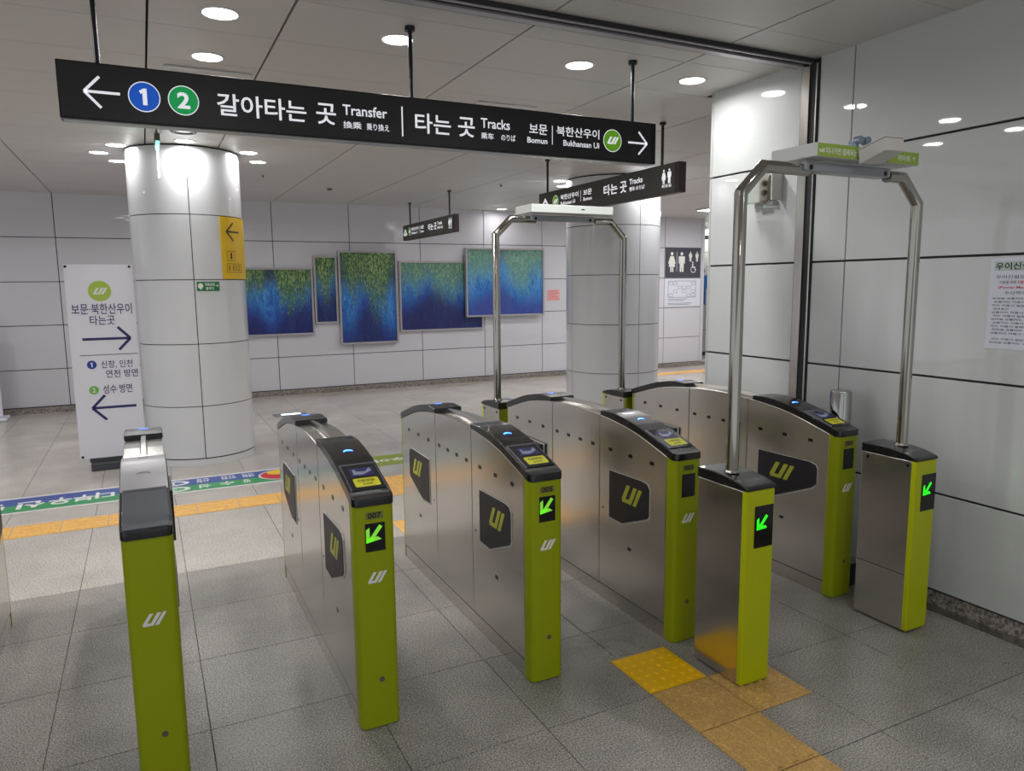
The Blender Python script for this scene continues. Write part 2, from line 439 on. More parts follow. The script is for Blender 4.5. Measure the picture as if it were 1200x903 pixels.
# ---- floor
fx = [-7.92, -7.345, -6.77, -6.195, -5.62, -5.045, -4.47, -3.895, -3.32, -2.745, -2.17, -1.595, -1.02, -.44, .12, .74, 1.29, 1.84, 2.42, 2.96, 3.56, 4.14, 4.72, 5.3, 5.88, 6.46, 7.04, 7.62, 8.2, 8.78, 9.36, 9.94, 10.52, 11.1, 11.68, 12.26]
fy = [2.31+.6*k for k in range(-8, 4)]+[4.705, 5.305, 5.915, 6.50]+[7.10+.605*k for k in range(0, 18)]
def tiles(y_lo, y_hi, mat, name):
    mb = MB(); bm = mb.bm; g = .0015
    cl = bm.loops.layers.float_color.new('tilevar') if hasattr(bm.loops.layers, 'float_color') else bm.loops.layers.color.new('tilevar')
    for i in range(len(fx)-1):
        for j in range(len(fy)-1):
            if fy[j] < y_lo-.01 or fy[j] >= y_hi-.01: continue
            x0, x1, y0, y1 = fx[i]+g, fx[i+1]-g, fy[j]+g, fy[j+1]-g
            if x0 > 3.57 and y0 < 4.1: continue
            r = random.random()
            n0 = len(bm.faces)
            e = .0012
            a = [bm.verts.new(p) for p in ((x0, y0, -e), (x1, y0, -e), (x1, y1, -e), (x0, y1, -e))]
            b = [bm.verts.new(p) for p in ((x0+e, y0+e, 0), (x1-e, y0+e, 0), (x1-e, y1-e, 0), (x0+e, y1-e, 0))]
            c = [bm.verts.new(p) for p in ((x0, y0, -.01), (x1, y0, -.01), (x1, y1, -.01), (x0, y1, -.01))]
            fs = [bm.faces.new(b)]+[bm.faces.new((a[k], a[(k+1) % 4], b[(k+1) % 4], b[k])) for k in range(4)]+[bm.faces.new((c[k], c[(k+1) % 4], a[(k+1) % 4], a[k])) for k in range(4)]
            for f in fs:
                for l in f.loops: l[cl] = (r, r, r, 1)
    return struct(mb.build(name, mat))
tiles(-9, 4.7, 'floor_in', 'floor')
tiles(4.7, 40, 'floor_out', 'floor_concourse')
mb = MB(); mb.box(-7.92, 12.26, fy[0], 16.9, -.08, -.003); struct(mb.build('floor_bed', 'grout'))

# ---- ceiling
cxs = [-8.0, -6.88, -5.74, -4.6, -3.46, -2.32+.15, -1.03, .11, .73, 1.88, 3.0, 4.1, 5.23, 6.36, 7.49, 8.62, 9.75, 10.88, 12.26]
cys = [3.03+.605*k for k in range(-9, 0)]+[3.03, 3.65, 4.25, 4.85, 5.455, 6.06, 6.67]+[6.67+.605*k for k in range(1, 18)]
vents = [(.20, .70, 4.97, 5.40), (2.24, 2.72, 5.0, 5.40)]
mb = MB()
for i in range(len(cxs)-1):
    for j in range(len(cys)-1):
        x0, x1, y0, y1 = cxs[i]+.006, cxs[i+1]-.006, cys[j]+.0025, cys[j+1]-.0025
        if x0 > XW and y1 < 4.2: continue
        if x1 > XW and y1 < 4.3: x1 = XW+.02
        mb.box(x0, x1, y0, y1, ZC, ZC+.02)
struct(mb.build('ceiling', 'ceil'))
mb = MB(); mb.box(-8.0, 12.26, cys[0], cys[-1], ZC+.03, ZC+.08); struct(mb.build('ceiling_void', 'joint'))

# ---- right wall
zs = [.078, .603, 1.213, 1.83, 2.444, 3.03]
ysr = [(-2.5, -.6), (-.6, .6), (.6, 1.8), (1.8, 3.0), (3.0, 3.237), (3.37, 4.15)]
mb = MB()
for a, b in ysr:
    for z0, z1 in zip(zs, zs[1:]):
        mb.box(XW, XW+.02, a+.0035, b-.0035, z0+.006, z1-.006)
mb.box(XW+.02, XW+.04, 4.13, 4.15, .0, 3.02)
struct(mb.build('wall_right', 'panel', bevel=.0015, seg=1))
mb = MB(); mb.box(XW+.012, XW+.3, -2.5, 4.148, 0, ZC-.001); struct(mb.build('wall_right_core', 'joint'))
mb = MB(); mb.box(XW+.0, XW+.012, -2.5, 3.237, .0, .074); mb.box(XW, XW+.012, 3.37, 4.15, 0, .074)
struct(mb.build('baseboard_right', 'base_gr'))
mb = MB(); mb.box(3.575, 3.655, -2.5, 4.15, -.01, .001); struct(mb.build('trim_1', 'steel_dark'))
# return face of the wall end (towards the back)
mb = MB()
for z0, z1 in zip(zs, zs[1:]): mb.box(XW+.0, XW+.3, 4.15, 4.165, z0+.006, z1-.006)
struct(mb.build('wall_end', 'panel'))

# ---- shutter track in the wall and the ceiling
mb = MB(); mb.box(XW-.012, XW+.011, 3.303, 3.364, 0, ZC-.03); mb.box(XW-.012, XW+.011, 3.245, 3.256, 0, ZC-.03)
struct(mb.build('trim_2', 'steel', bevel=.002))
mb = MB(); mb.box(-8, XW-.012, 3.350, 3.402, ZC-.03, ZC-.002); mb.box(-8, XW-.012, 3.288, 3.300, ZC-.03, ZC-.002)
struct(mb.build('trim_4', 'frame', bevel=.002))
mb = MB(); mb.box(XW-.006, XW+.011, 3.2375, 3.245, 0, ZC-.02); mb.box(XW-.002, XW+.0115, 3.256, 3.303, 0, ZC-.02); mb.box(XW-.006, XW+.0115, 3.364, 3.3695, 0, ZC-.02)
mb.box(-8, XW-.002, 3.300, 3.352, ZC-.018, ZC-.001); mb.box(-8, XW-.002, 3.402, 3.415, ZC-.026, ZC-.001); mb.box(-8, XW-.002, 3.276, 3.292, ZC-.022, ZC-.001)
struct(mb.build('trim_3', 'joint'))

# ---- back wall
xs = [-8.0, -7.03, -5.83, -4.63, -3.43, -2.23, -1.03, .17, .66, 1.86, 3.065, 4.275, 5.462, 6.643, 7.85, 9.06, 9.47, 10.42]
zb = [.078, .603, 1.215, 1.815, 2.42, 3.03]
mb = MB()
for a, b in zip(xs, xs[1:]):
    for z0, z1 in zip(zb, zb[1:]):
        mb.box(a+.005, b-.005, YB, YB+.02, z0+.005, z1-.005)
mb.box(10.425, 10.50, YB, YB+.02, .078, 3.03)
struct(mb.build('wall_back', 'panel_back', bevel=.002, seg=1))
mb = MB(); mb.box(-8, 10.5, YB+.012, YB+.25, 0, ZC-.001); struct(mb.build('wall_back_core', 'joint'))
mb = MB(); mb.box(-8, 10.5, YB-.09, YB+.01, 0, .072); struct(mb.build('baseboard_back', 'base_gr'))
# side lane to the washrooms
mb = MB()
for z0, z1 in zip(zb, zb[1:]):
    mb.box(10.5, 11.6, 13.6, 13.62, z0+.005, z1-.005); mb.box(11.605, 12.2, 13.6, 13.62, z0+.005, z1-.005)
struct(mb.build('wall_washroom', 'beige'))
mb = MB(); mb.box(10.4, 12.26, 13.612, 13.8, 0, ZC-.001); struct(mb.build('wall_washroom_core', 'joint'))
mb = MB(); mb.box(12.2, 12.26, 4.3, 13.6, 0, ZC-.001); struct(mb.build('wall_far_right', 'panel_back'))
mb = MB(); mb.box(10.56, 10.62, 12.2, 12.28, 0, 2.62); mb.box(10.5, 11.9, 12.2, 12.28, 2.62, 2.70)
struct(mb.build('door_1', 'steel_dark'))

# ================================================================== COLUMNS
def column(cx, cy, r, joints, a0, label):
    t = empty('round_column', (cx, cy, 0), label, 'column', 'round white columns')
    zj = [.07]+joints+[ZC-.012]
    mb = MB(); g = math.degrees(.004/r)
    for z0, z1 in zip(zj, zj[1:]):
        for q in range(4):
            n = 20; A0 = a0+q*90+g; A1 = a0+(q+1)*90-g
            rings = []
            for k in range(n+1):
                a = math.radians(A0+(A1-A0)*k/n); c, s = math.cos(a), math.sin(a)
                rings.append([(cx+(r-.02)*c, cy+(r-.02)*s, z0+.004), (cx+r*c, cy+r*s, z0+.004), (cx+r*c, cy+r*s, z1-.004), (cx+(r-.02)*c, cy+(r-.02)*s, z1-.004)])
            mb.loft(rings)
    mb.build('cladding', 'column', t, smooth=True, angle=35)
    mb = MB(); mb.cyl((cx, cy, 0), r-.012, ZC, 64); mb.build('core', 'joint', t, smooth=True)
    mb = MB(); mb.cyl((cx, cy, 0), r-.002, .062, 64); mb.build('base_ring', 'column', t, smooth=True)
    return t
C1 = (.443, 8.082, .512)
column(C1[0], C1[1], C1[2], [.58, 1.18, 1.787, 2.39], -90.5, 'round white panelled column with a yellow exit panel, right of the white banner stand')
C2 = (5.47, 8.03, .6)
column(C2[0], C2[1], C2[2], [.603, 1.21, 1.82, 2.42], -91, 'round white panelled column right of the paintings, seen through the far steel arch')

# signs on the first column
m1 = on_col(C1[0], C1[1], C1[2])
t = empty('exit_panel', (C1[0]+.25, C1[1]-.43, 2.09), 'yellow curved exit direction panel with a black arrow, on the left column', 'sign')
panel('board', -60, -14, 1.793, 2.385, m1, 'exit_y', t, h=.004, t=.006, n=14)
KD = math.degrees(1/C1[2])
art('arrow_mark', bar((-52.5, 2.245), (-32.5, 2.245), .015, 8, KD)+bar((-53, 2.245), (-42.5, 2.332), .015, 6, KD)+bar((-53, 2.245), (-43, 2.160), .015, 6, KD), m1, 'brown_ink', t, h=.0108, t=.0008)
text([('1', -49, -46.6, 1.985, 2.045), ('11', -52.0, -45.0, 1.873, 1.925), ('12', -40.5, -34, 1.873, 1.925)], m1, 'brown_ink', t, h=.0125, bold=.005)
def outline(u0, u1, v0, v1, tu, tv):
    return [[(u0, v0), (u1, v0), (u1, v0+tv), (u0, v0+tv)], [(u0, v1-tv), (u1, v1-tv), (u1, v1), (u0, v1)],
            [(u0, v0), (u0+tu, v0), (u0+tu, v1), (u0, v1)], [(u1-tu, v0), (u1, v0), (u1, v1), (u1-tu, v1)]]
def ring_bars(u0, u1, v0, v1):
    return bar((u0, v0), (u1, v0), .004, 4, KD)+bar((u0, v1), (u1, v1), .004, 4, KD)+bar((u0, v0), (u0, v1), .004, 1, KD)+bar((u1, v0), (u1, v1), .004, 1, KD)
art('number_frame', ring_bars(-53, -42.5, 1.97, 2.06)+ring_bars(-54.5, -42.6, 1.857, 1.94)+ring_bars(-42.6, -31, 1.857, 1.94), m1, 'brown_ink', t, h=.0108, t=.0006)
t = empty('defibrillator_sign', (C1[0]+.1, C1[1]-.51, 1.72), 'small green first-aid sticker with white lettering, on the left column below the yellow panel', 'sign')
panel('board', -88.3, -65, 1.68, 1.768, m1, 'aed', t, h=.003, t=.004, n=8)
art('heart_mark', [disc(-84.6, 1.728, 2.6, .026, 16), [(-87, 1.722), (-82.2, 1.722), (-84.6, 1.692)]], m1, 'white', t, h=.0072, t=.0005)
text([('자동심장', -80.5, -70, 1.728, 1.757), ('충격기', -79.5, -71.5, 1.69, 1.72), ('→', -70, -66, 1.72, 1.742)], m1, 'white', t, h=.0078, bold=.02)

# ================================================================== HANGING SIGNS
rod_r = .011
# --- large transfer sign
YS = 3.72
t = empty('hanging_direction_sign', (1.29, YS+.045, 2.545), 'long black overhead sign with blue 1 and green 2 discs, nearest the camera', 'sign', 'black overhead signs')
mb = MB(); mb.box(-.262, 2.84, YS, YS+.09, 2.427, 2.664); mb.build('housing', 'sign_frame', t, bevel=.004)
fm = face_cam(YS)
panel('face_panel', -.255, 2.80, 2.434, 2.657, fm, 'sign', t, h=0, t=.0015)
mb = MB(); mb.box(-.25, 2.83, YS+.012, YS+.078, 2.4235, 2.427); mb.build('bottom_diffuser', 'dim', t)
for x in (-.107, 1.311, 2.696):
    mb = MB(); mb.cyl((x, YS+.045, 2.664), rod_r, ZC-2.664, 16)
    r = mb.build('hanging_rod', 'rod', t, smooth=True)
    mb = MB(); mb.cyl((x, YS+.045, ZC-.022), .026, .021, 20); mb.build('rod_flange', 'rod', r, smooth=True)
art('arrow_left', arrow(-.097, 2.543, .136, .128, .011, PI), fm, 'sign_txt', t, h=.002, t=.0006)
for cx, body, mt in ((.065, '1', 'line_blue'), (.2225, '2', 'line_green')):
    g = art('line_disc', [disc(cx, 2.541, .064)], fm, 'sign_txt', t, h=.002, t=.0005)
    art('disc_fill', [disc(cx, 2.541, .060)], fm, mt, g, h=.0026, t=.0005)
    if body == '1': art('number', one(cx, 2.506, .070), fm, 'sign_txt', g, h=.0033, t=.0004)
    else: text([(body, cx-.026, cx+.026, 2.506, 2.576, .03)], fm, 'sign_txt', g, h=.0035)
text([('갈아타는', .362, .762, 2.492, 2.590), ('곳', .809, .904, 2.492, 2.590), ('Transfer', .938, 1.163, 2.545, 2.595),
      ('換乘', .938, 1.03, 2.482, 2.516), ('乗り換え', 1.055, 1.172, 2.482, 2.516),
      ('타는', 1.310, 1.507, 2.490, 2.590), ('곳', 1.548, 1.644, 2.490, 2.590), ('Tracks', 1.680, 1.853, 2.545, 2.596),
      ('乘车', 1.680, 1.755, 2.488, 2.522), ('のりば', 1.800, 1.887, 2.488, 2.522),
      ('보문', 1.973, 2.087, 2.538, 2.592), ('Bomun', 1.960, 2.087, 2.489, 2.520, .018),
      ('북한산우이', 2.147, 2.432, 2.541, 2.594), ('Bukhansan Ui', 2.191, 2.432, 2.489, 2.521, .014)], fm, 'sign_txt', t, h=.0022)
art('divider', [[(1.238, 2.466), (1.245, 2.466), (1.245, 2.612), (1.238, 2.612)]], fm, 'sign_txt', t, h=.002, t=.0006)
art('divider', [[(2.117, 2.489), (2.121, 2.489), (2.121, 2.592), (2.117, 2.592)]], fm, 'sign_txt', t, h=.002, t=.0006)
g = art('line_logo', [disc(2.524, 2.541, .064)], fm, 'sign_txt', t, h=.002, t=.0005)
art('logo_fill', [disc(2.524, 2.541, .060)], fm, 'sign_green', g, h=.0026, t=.0005)
art('logo_mark', ui_logo(2.484, 2.568, 2.522, 2.563, .4), fm, 'sign_txt', g, h=.0033, t=.0005)
art('arrow_right', arrow(2.704, 2.541, .137, .13, .011), fm, 'sign_txt', t, h=.002, t=.0006)

# --- two signs hung along the passage (faces look to the left)
def long_sign(x, y_far, y_near, z0, z1, rods, th, label, end_mat, second=False):
    t = empty('hanging_direction_sign', (x+th/2, (y_far+y_near)/2, z0), label, 'sign', 'black overhead signs')
    mb = MB(); mb.box(x, x+th, y_near, y_far, z0, z1); mb.build('housing', 'sign2_end', t, bevel=.004)
    f = face_left(x)
    panel('face_panel', y_far-.008, y_near+.045, z0+.006, z1-.006, f, 'sign2', t, h=0, t=.0015)
    for y in rods:
        mb = MB(); mb.cyl((x+th/2, y, z1), .012, ZC-z1, 16); r = mb.build('hanging_rod', 'rod', t, smooth=True)
        mb = MB(); mb.cyl((x+th/2, y, ZC-.022), .026, .021, 20); mb.build('rod_flange', 'rod', r, smooth=True)
    L = y_far-y_near; s = L/2.3; P = lambda d: y_far-d*s
    zc = (z0+z1)/2+.008
    tri = [[(P(.04), zc-.05), (P(.14), zc+.055), (P(.24), zc-.05), (P(.20), zc-.05), (P(.14), zc+.02), (P(.08), zc-.05)]]
    tri += [[(P(.11), zc-.06), (P(.17), zc-.06), (P(.17), zc-.02), (P(.11), zc-.02)]]
    art('arrow_up', tri, f, 'sign_txt', t, h=.002, t=.0006)
    g = art('line_logo', [disc(P(.355), zc, .058*max(s, .8), .062)], f, 'sign_txt', t, h=.002, t=.0005)
    art('logo_fill', [disc(P(.355), zc, .054*max(s, .8), .058)], f, 'sign_green', g, h=.0026, t=.0005)
    art('logo_mark', ui_logo(P(.315), P(.40), zc-.02, zc+.02, .4), f, 'sign_txt', g, h=.0033, t=.0005)
    text([('북한산우이', P(.46), P(.80), zc+.0, zc+.052), ('Bukhansan Ui', P(.46), P(.74), zc-.052, zc-.016),
          ('보문', P(.89), P(1.04), zc+.0, zc+.052), ('Bomun', P(.89), P(1.04), zc-.052, zc-.018),
          ('타는', P(1.24), P(1.46), zc-.045, zc+.05), ('곳', P(1.50), P(1.60), zc-.05, zc+.05),
          ('Tracks', P(1.64), P(1.83), zc+.008, zc+.055), ('乘车 のりば', P(1.64), P(1.86), zc-.05, zc-.012),
          ('화장실', P(2.09), P(2.21), zc-.075, zc-.05)], f, 'sign_txt', t, h=.0022, bold=.02)
    art('divider', [[(P(.845), zc-.05), (P(.84), zc-.05), (P(.84), zc+.055), (P(.845), zc+.055)]], f, 'sign_txt', t, h=.002, t=.0006)
    art('washroom_mark', person_picto(P(2.115), zc-.045, .115, True)+person_picto(P(2.185), zc-.045, .115), f, 'sign_txt', t, h=.002, t=.0006)
    return t
long_sign(3.88, 7.10, 4.78, 2.432, 2.672, (6.976, 5.042), .075, 'dark overhead sign hung lengthwise in front of the right column, above the far steel arch', 'sign2_end')
long_sign(3.87, 11.72, 9.50, 2.44, 2.68, (11.45, 9.75), .075, 'small distant dark overhead sign hanging before the back wall above the paintings', 'sign2_end')

# --- emergency exit sign hung edge-on before the column
t = empty('emergency_exit_sign', (.19, 6.95, 2.63), 'thin lit emergency exit sign seen edge-on, hanging in front of the left column', 'exit sign')
mb = MB(); mb.box(.172, .212, 6.83, 7.12, 2.905, 2.965); mb.build('lamp_housing', 'screw', t, bevel=.004)
mb = MB(); mb.box(.186, .196, 6.86, 7.10, 2.64, 2.90); mb.build('lit_panel', 'exit_lit', t, bevel=.001)
mb = MB(); mb.box(.178, .206, 6.84, 7.11, 2.872, 2.905); mb.build('lamp_cover', 'exit_glow', t, bevel=.003)
for y in (6.88, 7.06):
    mb = MB(); mb.cyl((.192, y, 2.965), .006, ZC-2.965, 10); mb.build('hanging_rod', 'screw', t)

# ================================================================== CEILING FITTINGS
DL = [(.425, 3.97, 'round ceiling downlight at the top left, nearest the camera'),
      (.423, 4.72, 'round ceiling downlight just above the left end of the long black sign'),
      (1.316, 3.98, 'round ceiling downlight beside the middle rod of the long black sign'),
      (2.45, 3.97, 'round ceiling downlight above the right half of the long black sign'),
      (3.30, 3.95, 'round ceiling downlight nearest the right wall'),
      (-.13, 7.86, 'round ceiling downlight left of the left column, the nearer of the pair there'),
      (-.29, 8.35, 'round ceiling downlight furthest left of the left column'),
      (-.14, 8.82, 'round ceiling downlight half hidden behind the left edge of the left column'),
      (.43, 7.42, 'round ceiling downlight straight in front of the left column'),
      (1.02, 7.80, 'round ceiling downlight right of the left column, the nearer of the pair'),
      (1.177, 8.33, 'round ceiling downlight furthest right of the left column'),
      (4.86, 8.34, 'small round ceiling downlight behind the rod of the lengthwise sign'),
      (5.15, 8.75, 'round ceiling downlight behind the right column top'),
      (5.47, 7.30, 'round ceiling downlight in front of the right column top, behind the lengthwise sign'),
      (5.682, 11.75, 'tiny far ceiling downlight near the back wall above the far steel arch'),
      (12.0, 13.3, 'tiny far ceiling downlight right of the right column by the washroom wall')]
def spot(x, y, power, r=.075, z=ZC-.012):
    L = bpy.data.lights.new('downlight_lamp', 'AREA'); L.shape = 'DISK'; L.size = 2*r; L.energy = power; L.color = (1, .985, .965); L.spread = math.radians(168)
    o = bpy.data.objects.new('downlight_lamp', L); C.objects.link(o); o.location = (x, y, z)
    return o
PW = 12
POW = {(3.30, 3.95): .55, (-.13, 7.86): .3, (-.29, 8.35): .4, (-.14, 8.82): .5, (.43, 7.42): .55, (1.02, 7.80): .3, (1.177, 8.33): .4,
       (5.15, 8.75): .5, (5.47, 7.30): .45, (5.682, 11.75): .25, (4.86, 8.34): .6}
def downlight(x, y, lab, pw=PW):
    t = empty('ceiling_downlight', (x, y, ZC), lab, 'ceiling light', 'ceiling downlights')
    mb = MB()
    n = 32; prof = [(.078, -.0), (.082, -.006), (.092, -.006), (.096, -.0005), (.096, .001), (.078, .001)]
    rings = [[(x+rr*math.cos(k*2*PI/n), y+rr*math.sin(k*2*PI/n), ZC+zz) for rr, zz in prof] for k in range(n+1)]
    mb.loft(rings, cap=False); mb.build('trim_ring', 'lamp_rim', t, smooth=True)
    mb = MB(); mb.cyl((x, y, ZC-.004), .0775, .003, 32); mb.build('diffuser', 'lamp', t, smooth=True)
    if pw: spot(x, y, pw)
for x, y, lab in DL: 
    downlight(x, y, lab, PW*POW.get((x, y), 1))
# lamps of the same rows that lie outside the frame
for x, y, p in [(-.9, 3.97, PW), (-2.2, 3.97, PW), (-3.6, 3.97, PW), (-2.2, 5.6, PW), (-3.6, 7.9, PW), (-2.4, 9.2, PW), (-4.4, 10.4, PW),
             (.4, 1.4, PW*.45), (2.4, 1.2, PW*.45), (-1.5, 1.2, PW*.5), (1.2, -.6, PW*.45), (3.0, -.8, PW*.3), (-3.4, 1.4, PW*.5), (2.9, 9.9, PW*.7),
             (6.4, 8.2, PW), (6.0, 7.2, PW), (7.2, 10.4, PW), (8.8, 7.6, PW), (7.0, 5.4, PW), (10.2, 9.2, PW), (.6, 10.4, PW*.7), (5.2, 10.3, PW*.9)]:
    spot(x, y, p)

t = empty('ceiling_light_fitting', (.40, 6.98, ZC), 'unlit round recessed fitting between the long black sign and the left column', 'ceiling light')
mb = MB()
n = 32; prof = [(.07, -.0), (.075, -.012), (.1, -.012), (.106, -.0005), (.106, .001), (.07, .001)]
mb.loft([[(.40+rr*math.cos(k*2*PI/n), 6.98+rr*math.sin(k*2*PI/n), ZC+zz) for rr, zz in prof] for k in range(n+1)], cap=False); mb.build('trim_ring', 'screw', t, smooth=True)
mb = MB(); mb.cyl((.40, 6.98, ZC-.003), .069, .002, 32); mb.build('lens', 'dim', t)

t = empty('strip_light', (9.45, 10.3, ZC), 'long lit ceiling strip light far right before the washroom wall', 'ceiling light')
mb = MB(); mb.box(8.95, 10.4, 10.05, 10.55, ZC-.03, ZC-.001); mb.build('tray', 'lamp_rim', t, bevel=.004)
mb = MB(); mb.box(8.98, 10.37, 10.08, 10.52, ZC-.034, ZC-.029); mb.build('diffuser', 'lamp', t)
L = bpy.data.lights.new('strip_lamp', 'AREA'); L.shape = 'RECTANGLE'; L.size = 1.3; L.size_y = .4; L.energy = 30
o = bpy.data.objects.new('strip_lamp', L); C.objects.link(o); o.location = (9.6, 10.3, ZC-.045)

for (x0, x1, y0, y1), lab in zip(vents, ('square louvred ceiling air vent behind the left half of the long black sign', 'square louvred ceiling air vent behind the right half of the long black sign')):
    t = empty('air_vent', ((x0+x1)/2, (y0+y1)/2, ZC), lab, 'air vent', 'ceiling air vents')
    mb = MB(); w = .035
    mb.box(x0, x1, y0, y0+w, ZC-.012, ZC-.0005); mb.box(x0, x1, y1-w, y1, ZC-.012, ZC-.0005); mb.box(x0, x0+w, y0+w, y1-w, ZC-.012, ZC-.0005); mb.box(x1-w, x1, y0+w, y1-w, ZC-.012, ZC-.0005)
    mb.build('frame', 'lamp_rim', t, bevel=.003)
    mb = MB(); mb.box(x0+w, x1-w, y0+w, y1-w, ZC-.003, ZC-.0005); mb.build('duct', 'vent_in', t)
    mb = MB(); k = 6
    for i in range(k):
        yy = y0+w+(y1-y0-2*w)*(i+.5)/k
        mb.prism([(x0+w, yy-.02, ZC-.004), (x0+w, yy+.012, ZC-.014), (x0+w, yy+.016, ZC-.012), (x0+w, yy-.016, ZC-.003)], (0, 0, 0), (x1-x0-2*w, 0, 0))
    mb.build('louvre', 'lamp_rim', t)
for x, y, lab in ((2.33, 10.1, 'small flat ceiling detector near the back wall, left of the distant sign'), (1.35, 9.2, 'tiny ceiling sprinkler head right of the left column'), (4.3, 8.9, 'tiny ceiling sprinkler head between the distant sign and the far arch')):
    t = empty('smoke_detector' if 'detector' in lab else 'sprinkler_head', (x, y, ZC), lab, 'ceiling fitting')
    mb = MB(); mb.cyl((x, y, ZC-.012), .06 if 'det' in lab else .03, .011, 24); mb.build('base', 'lamp_rim', t, smooth=True)
    mb = MB(); mb.cyl((x, y, ZC-.034), .02 if 'det' in lab else .01, .022, 20, r2=.045 if 'det' in lab else .012); mb.build('head', 'screw', t, smooth=True)

# ================================================================== PICTURES AND NOTICES ON THE BACK WALL
def picture(x0, x1, z0, z1, d, mat, label, fw=.03, back=.001):
    t = empty('painting', ((x0+x1)/2, YB, (z0+z1)/2), label, 'painting', 'blue and green paintings on the back wall')
    y0 = YB-d; e = .0
    mb = MB()
    mb.box(x0, x0+fw, y0, YB-back, z0, z1); mb.box(x1-fw, x1, y0, YB-back, z0, z1); mb.box(x0+fw, x1-fw, y0, YB-back, z0, z0+fw); mb.box(x0+fw, x1-fw, y0, YB-back, z1-fw, z1)
    mb.build('frame', 'frame', t, bevel=.003)
    mb = MB(); mb.box(x0+fw, x1-fw, y0+.025, YB-back-.001, z0+fw, z1-fw); mb.build('canvas', mat, t)
P1 = m_paint('willow_pond_one', 3.1, (50, 44, 62), (24, 22, 96), [(.36, .5), (.5, .45), (.56, .0), (.62, .0), (.68, .72), (.90, .68), (1, .35)], [(.36, .4), (.48, .3), (.56, .05), (.64, .1), (.74, .42), (1, .5)])
P2 = m_paint('willow_pond_two', 9.3, (34, 50, 50), (22, 24, 84), [(0, .3), (.3, .8), (.6, .8), (1, .35)], [(0, .4), (.5, .38), (1, .55)])
P3 = m_paint('willow_pond_three', 5.2, (56, 54, 48), (26, 26, 92), [(0, .25), (.12, .3), (.22, .78), (.38, .35), (.55, .75), (.78, .78), (.9, .3), (1, .2)], [(0, .05), (.25, .1), (.38, .5), (.6, .48), (.75, .1), (1, .0)], topk=.62)
P4 = m_paint('willow_pond_four', 1.7, (52, 96, 104), (32, 28, 84), [(0, .45), (.25, .5), (.42, .35), (.5, .65), (.7, .6), (1, .3)], [(0, .3), (.18, .42), (.32, .62), (.5, .6), (.66, .35), (1, .4)], pale=.35, topk=.8)
P5 = m_paint('willow_pond_five', 12.4, (80, 78, 106), (62, 70, 150), [(0, .45), (.2, .6), (.38, .2), (.48, .25), (.65, .8), (.8, .7), (1, .3)], [(0, .1), (.3, .42), (.5, .45), (.62, .15), (1, .2)], pale=.5, lift=.12, topk=.78)
picture(.86, 2.44, .95, 2.01, .06, P1, 'wide blue painting partly hidden by the left column, furthest left')
picture(2.455, 2.83, 1.118, 2.20, .06, P2, 'narrow upright green and blue painting, the smallest of the row')
picture(2.848, 3.832, .765, 2.285, .08, P3, 'tall blue painting with green foliage, largest and lowest hanging')
picture(3.875, 5.42, .935, 2.125, .05, P4, 'wide turquoise painting with its right side behind the raised one')
picture(5.06, 6.62, 1.155, 2.36, .13, P5, 'wide painting standing proud of the wall, furthest right behind the arch pole', back=.055)
mb = MB(); mb.box(6.2, 6.5, YB-.055, YB-.001, 1.3, 2.2); mb.build('wall_mount', 'frame', bpy.data.objects['painting.004'])

def notice(name, x0, x1, z0, z1, y, mat, label, lines, tm, cat='notice'):
    t = empty(name, ((x0+x1)/2, y, (z0+z1)/2), label, cat)
    panel('sheet', x0, x1, z0, z1, face_cam(y), mat, t, h=.002, t=.003)
    art('print', lines, face_cam(y), tm, t, h=.0056, t=.0005)
    return t
lines = [[(6.77, z), (7.0-.03*(i % 3), z), (7.0-.03*(i % 3), z+.012), (6.77, z+.012)] for i, z in enumerate((1.44, 1.475, 1.51, 1.545, 1.58))]
notice('wall_notice', 6.752, 7.015, 1.41, 1.613, YB, 'pink', 'small pink paper notice on the back wall between the last painting and the right column', lines, 'pink2')

t = empty('washroom_sign', (9.93, YB, 2.13), 'dark grey washroom sign with white woman, man and wheelchair figures', 'sign')
f = face_cam(YB)
panel('board', 9.485, 10.38, 1.83, 2.43, f, 'wc', t, h=.002, t=.02, bevel=.003)
pic = person_picto(9.635, 1.94, .40, True)+person_picto(9.885, 1.94, .40)+[[(9.757, 1.95), (9.765, 1.95), (9.765, 2.34), (9.757, 2.34)]]
pic += person_picto(10.11, 2.15, .20)+person_picto(10.28, 2.15, .20)
wc = (10.19, 2.01)
pic += [disc(10.17, 2.135, .018, n=12), [(10.155, 2.11), (10.185, 2.11), (10.19, 2.05), (10.235, 2.045), (10.255, 1.97), (10.235, 1.965), (10.215, 2.02), (10.16, 2.025)]]
ring = [[(wc[0]+r*math.cos(a0), wc[1]-.02+r*math.sin(a0)) for r, a0 in ((.07, a), (.07, a+.3), (.055, a+.3), (.055, a))] for a in [2.2+.3*k for k in range(14)]]
pic += ring
art('figure_mark', pic, f, 'white', t, h=.0225, t=.001)
t = empty('information_board', (9.93, YB, 1.6), 'white printed floor plan sheet below the dark washroom sign', 'notice')
panel('sheet', 9.47, 10.40, 1.25, 1.80, f, 'paper', t, h=.0002, t=.0078)
pl = outline(9.56, 10.28, 1.42, 1.76, .008, .008)
for i in range(6):
    for j in range(4):
        if random.random() < .75: pl += outline(9.58+.115*i, 9.58+.115*i+.10, 1.44+.078*j, 1.44+.078*j+.06, .006, .006)
pl += [[(9.56, z), (9.56+w, z), (9.56+w, z+.01), (9.56, z+.01)] for z, w in ((1.385, .5), (1.355, .42), (1.30, .62), (1.275, .55))]
art('print', pl, f, 'txt_grey', t, h=.0085, t=.0006)
t = empty('washroom_figure_sign', (11.62, 13.6, 1.6), 'blue cut-out man figure on the washroom wall at the passage end', 'sign')
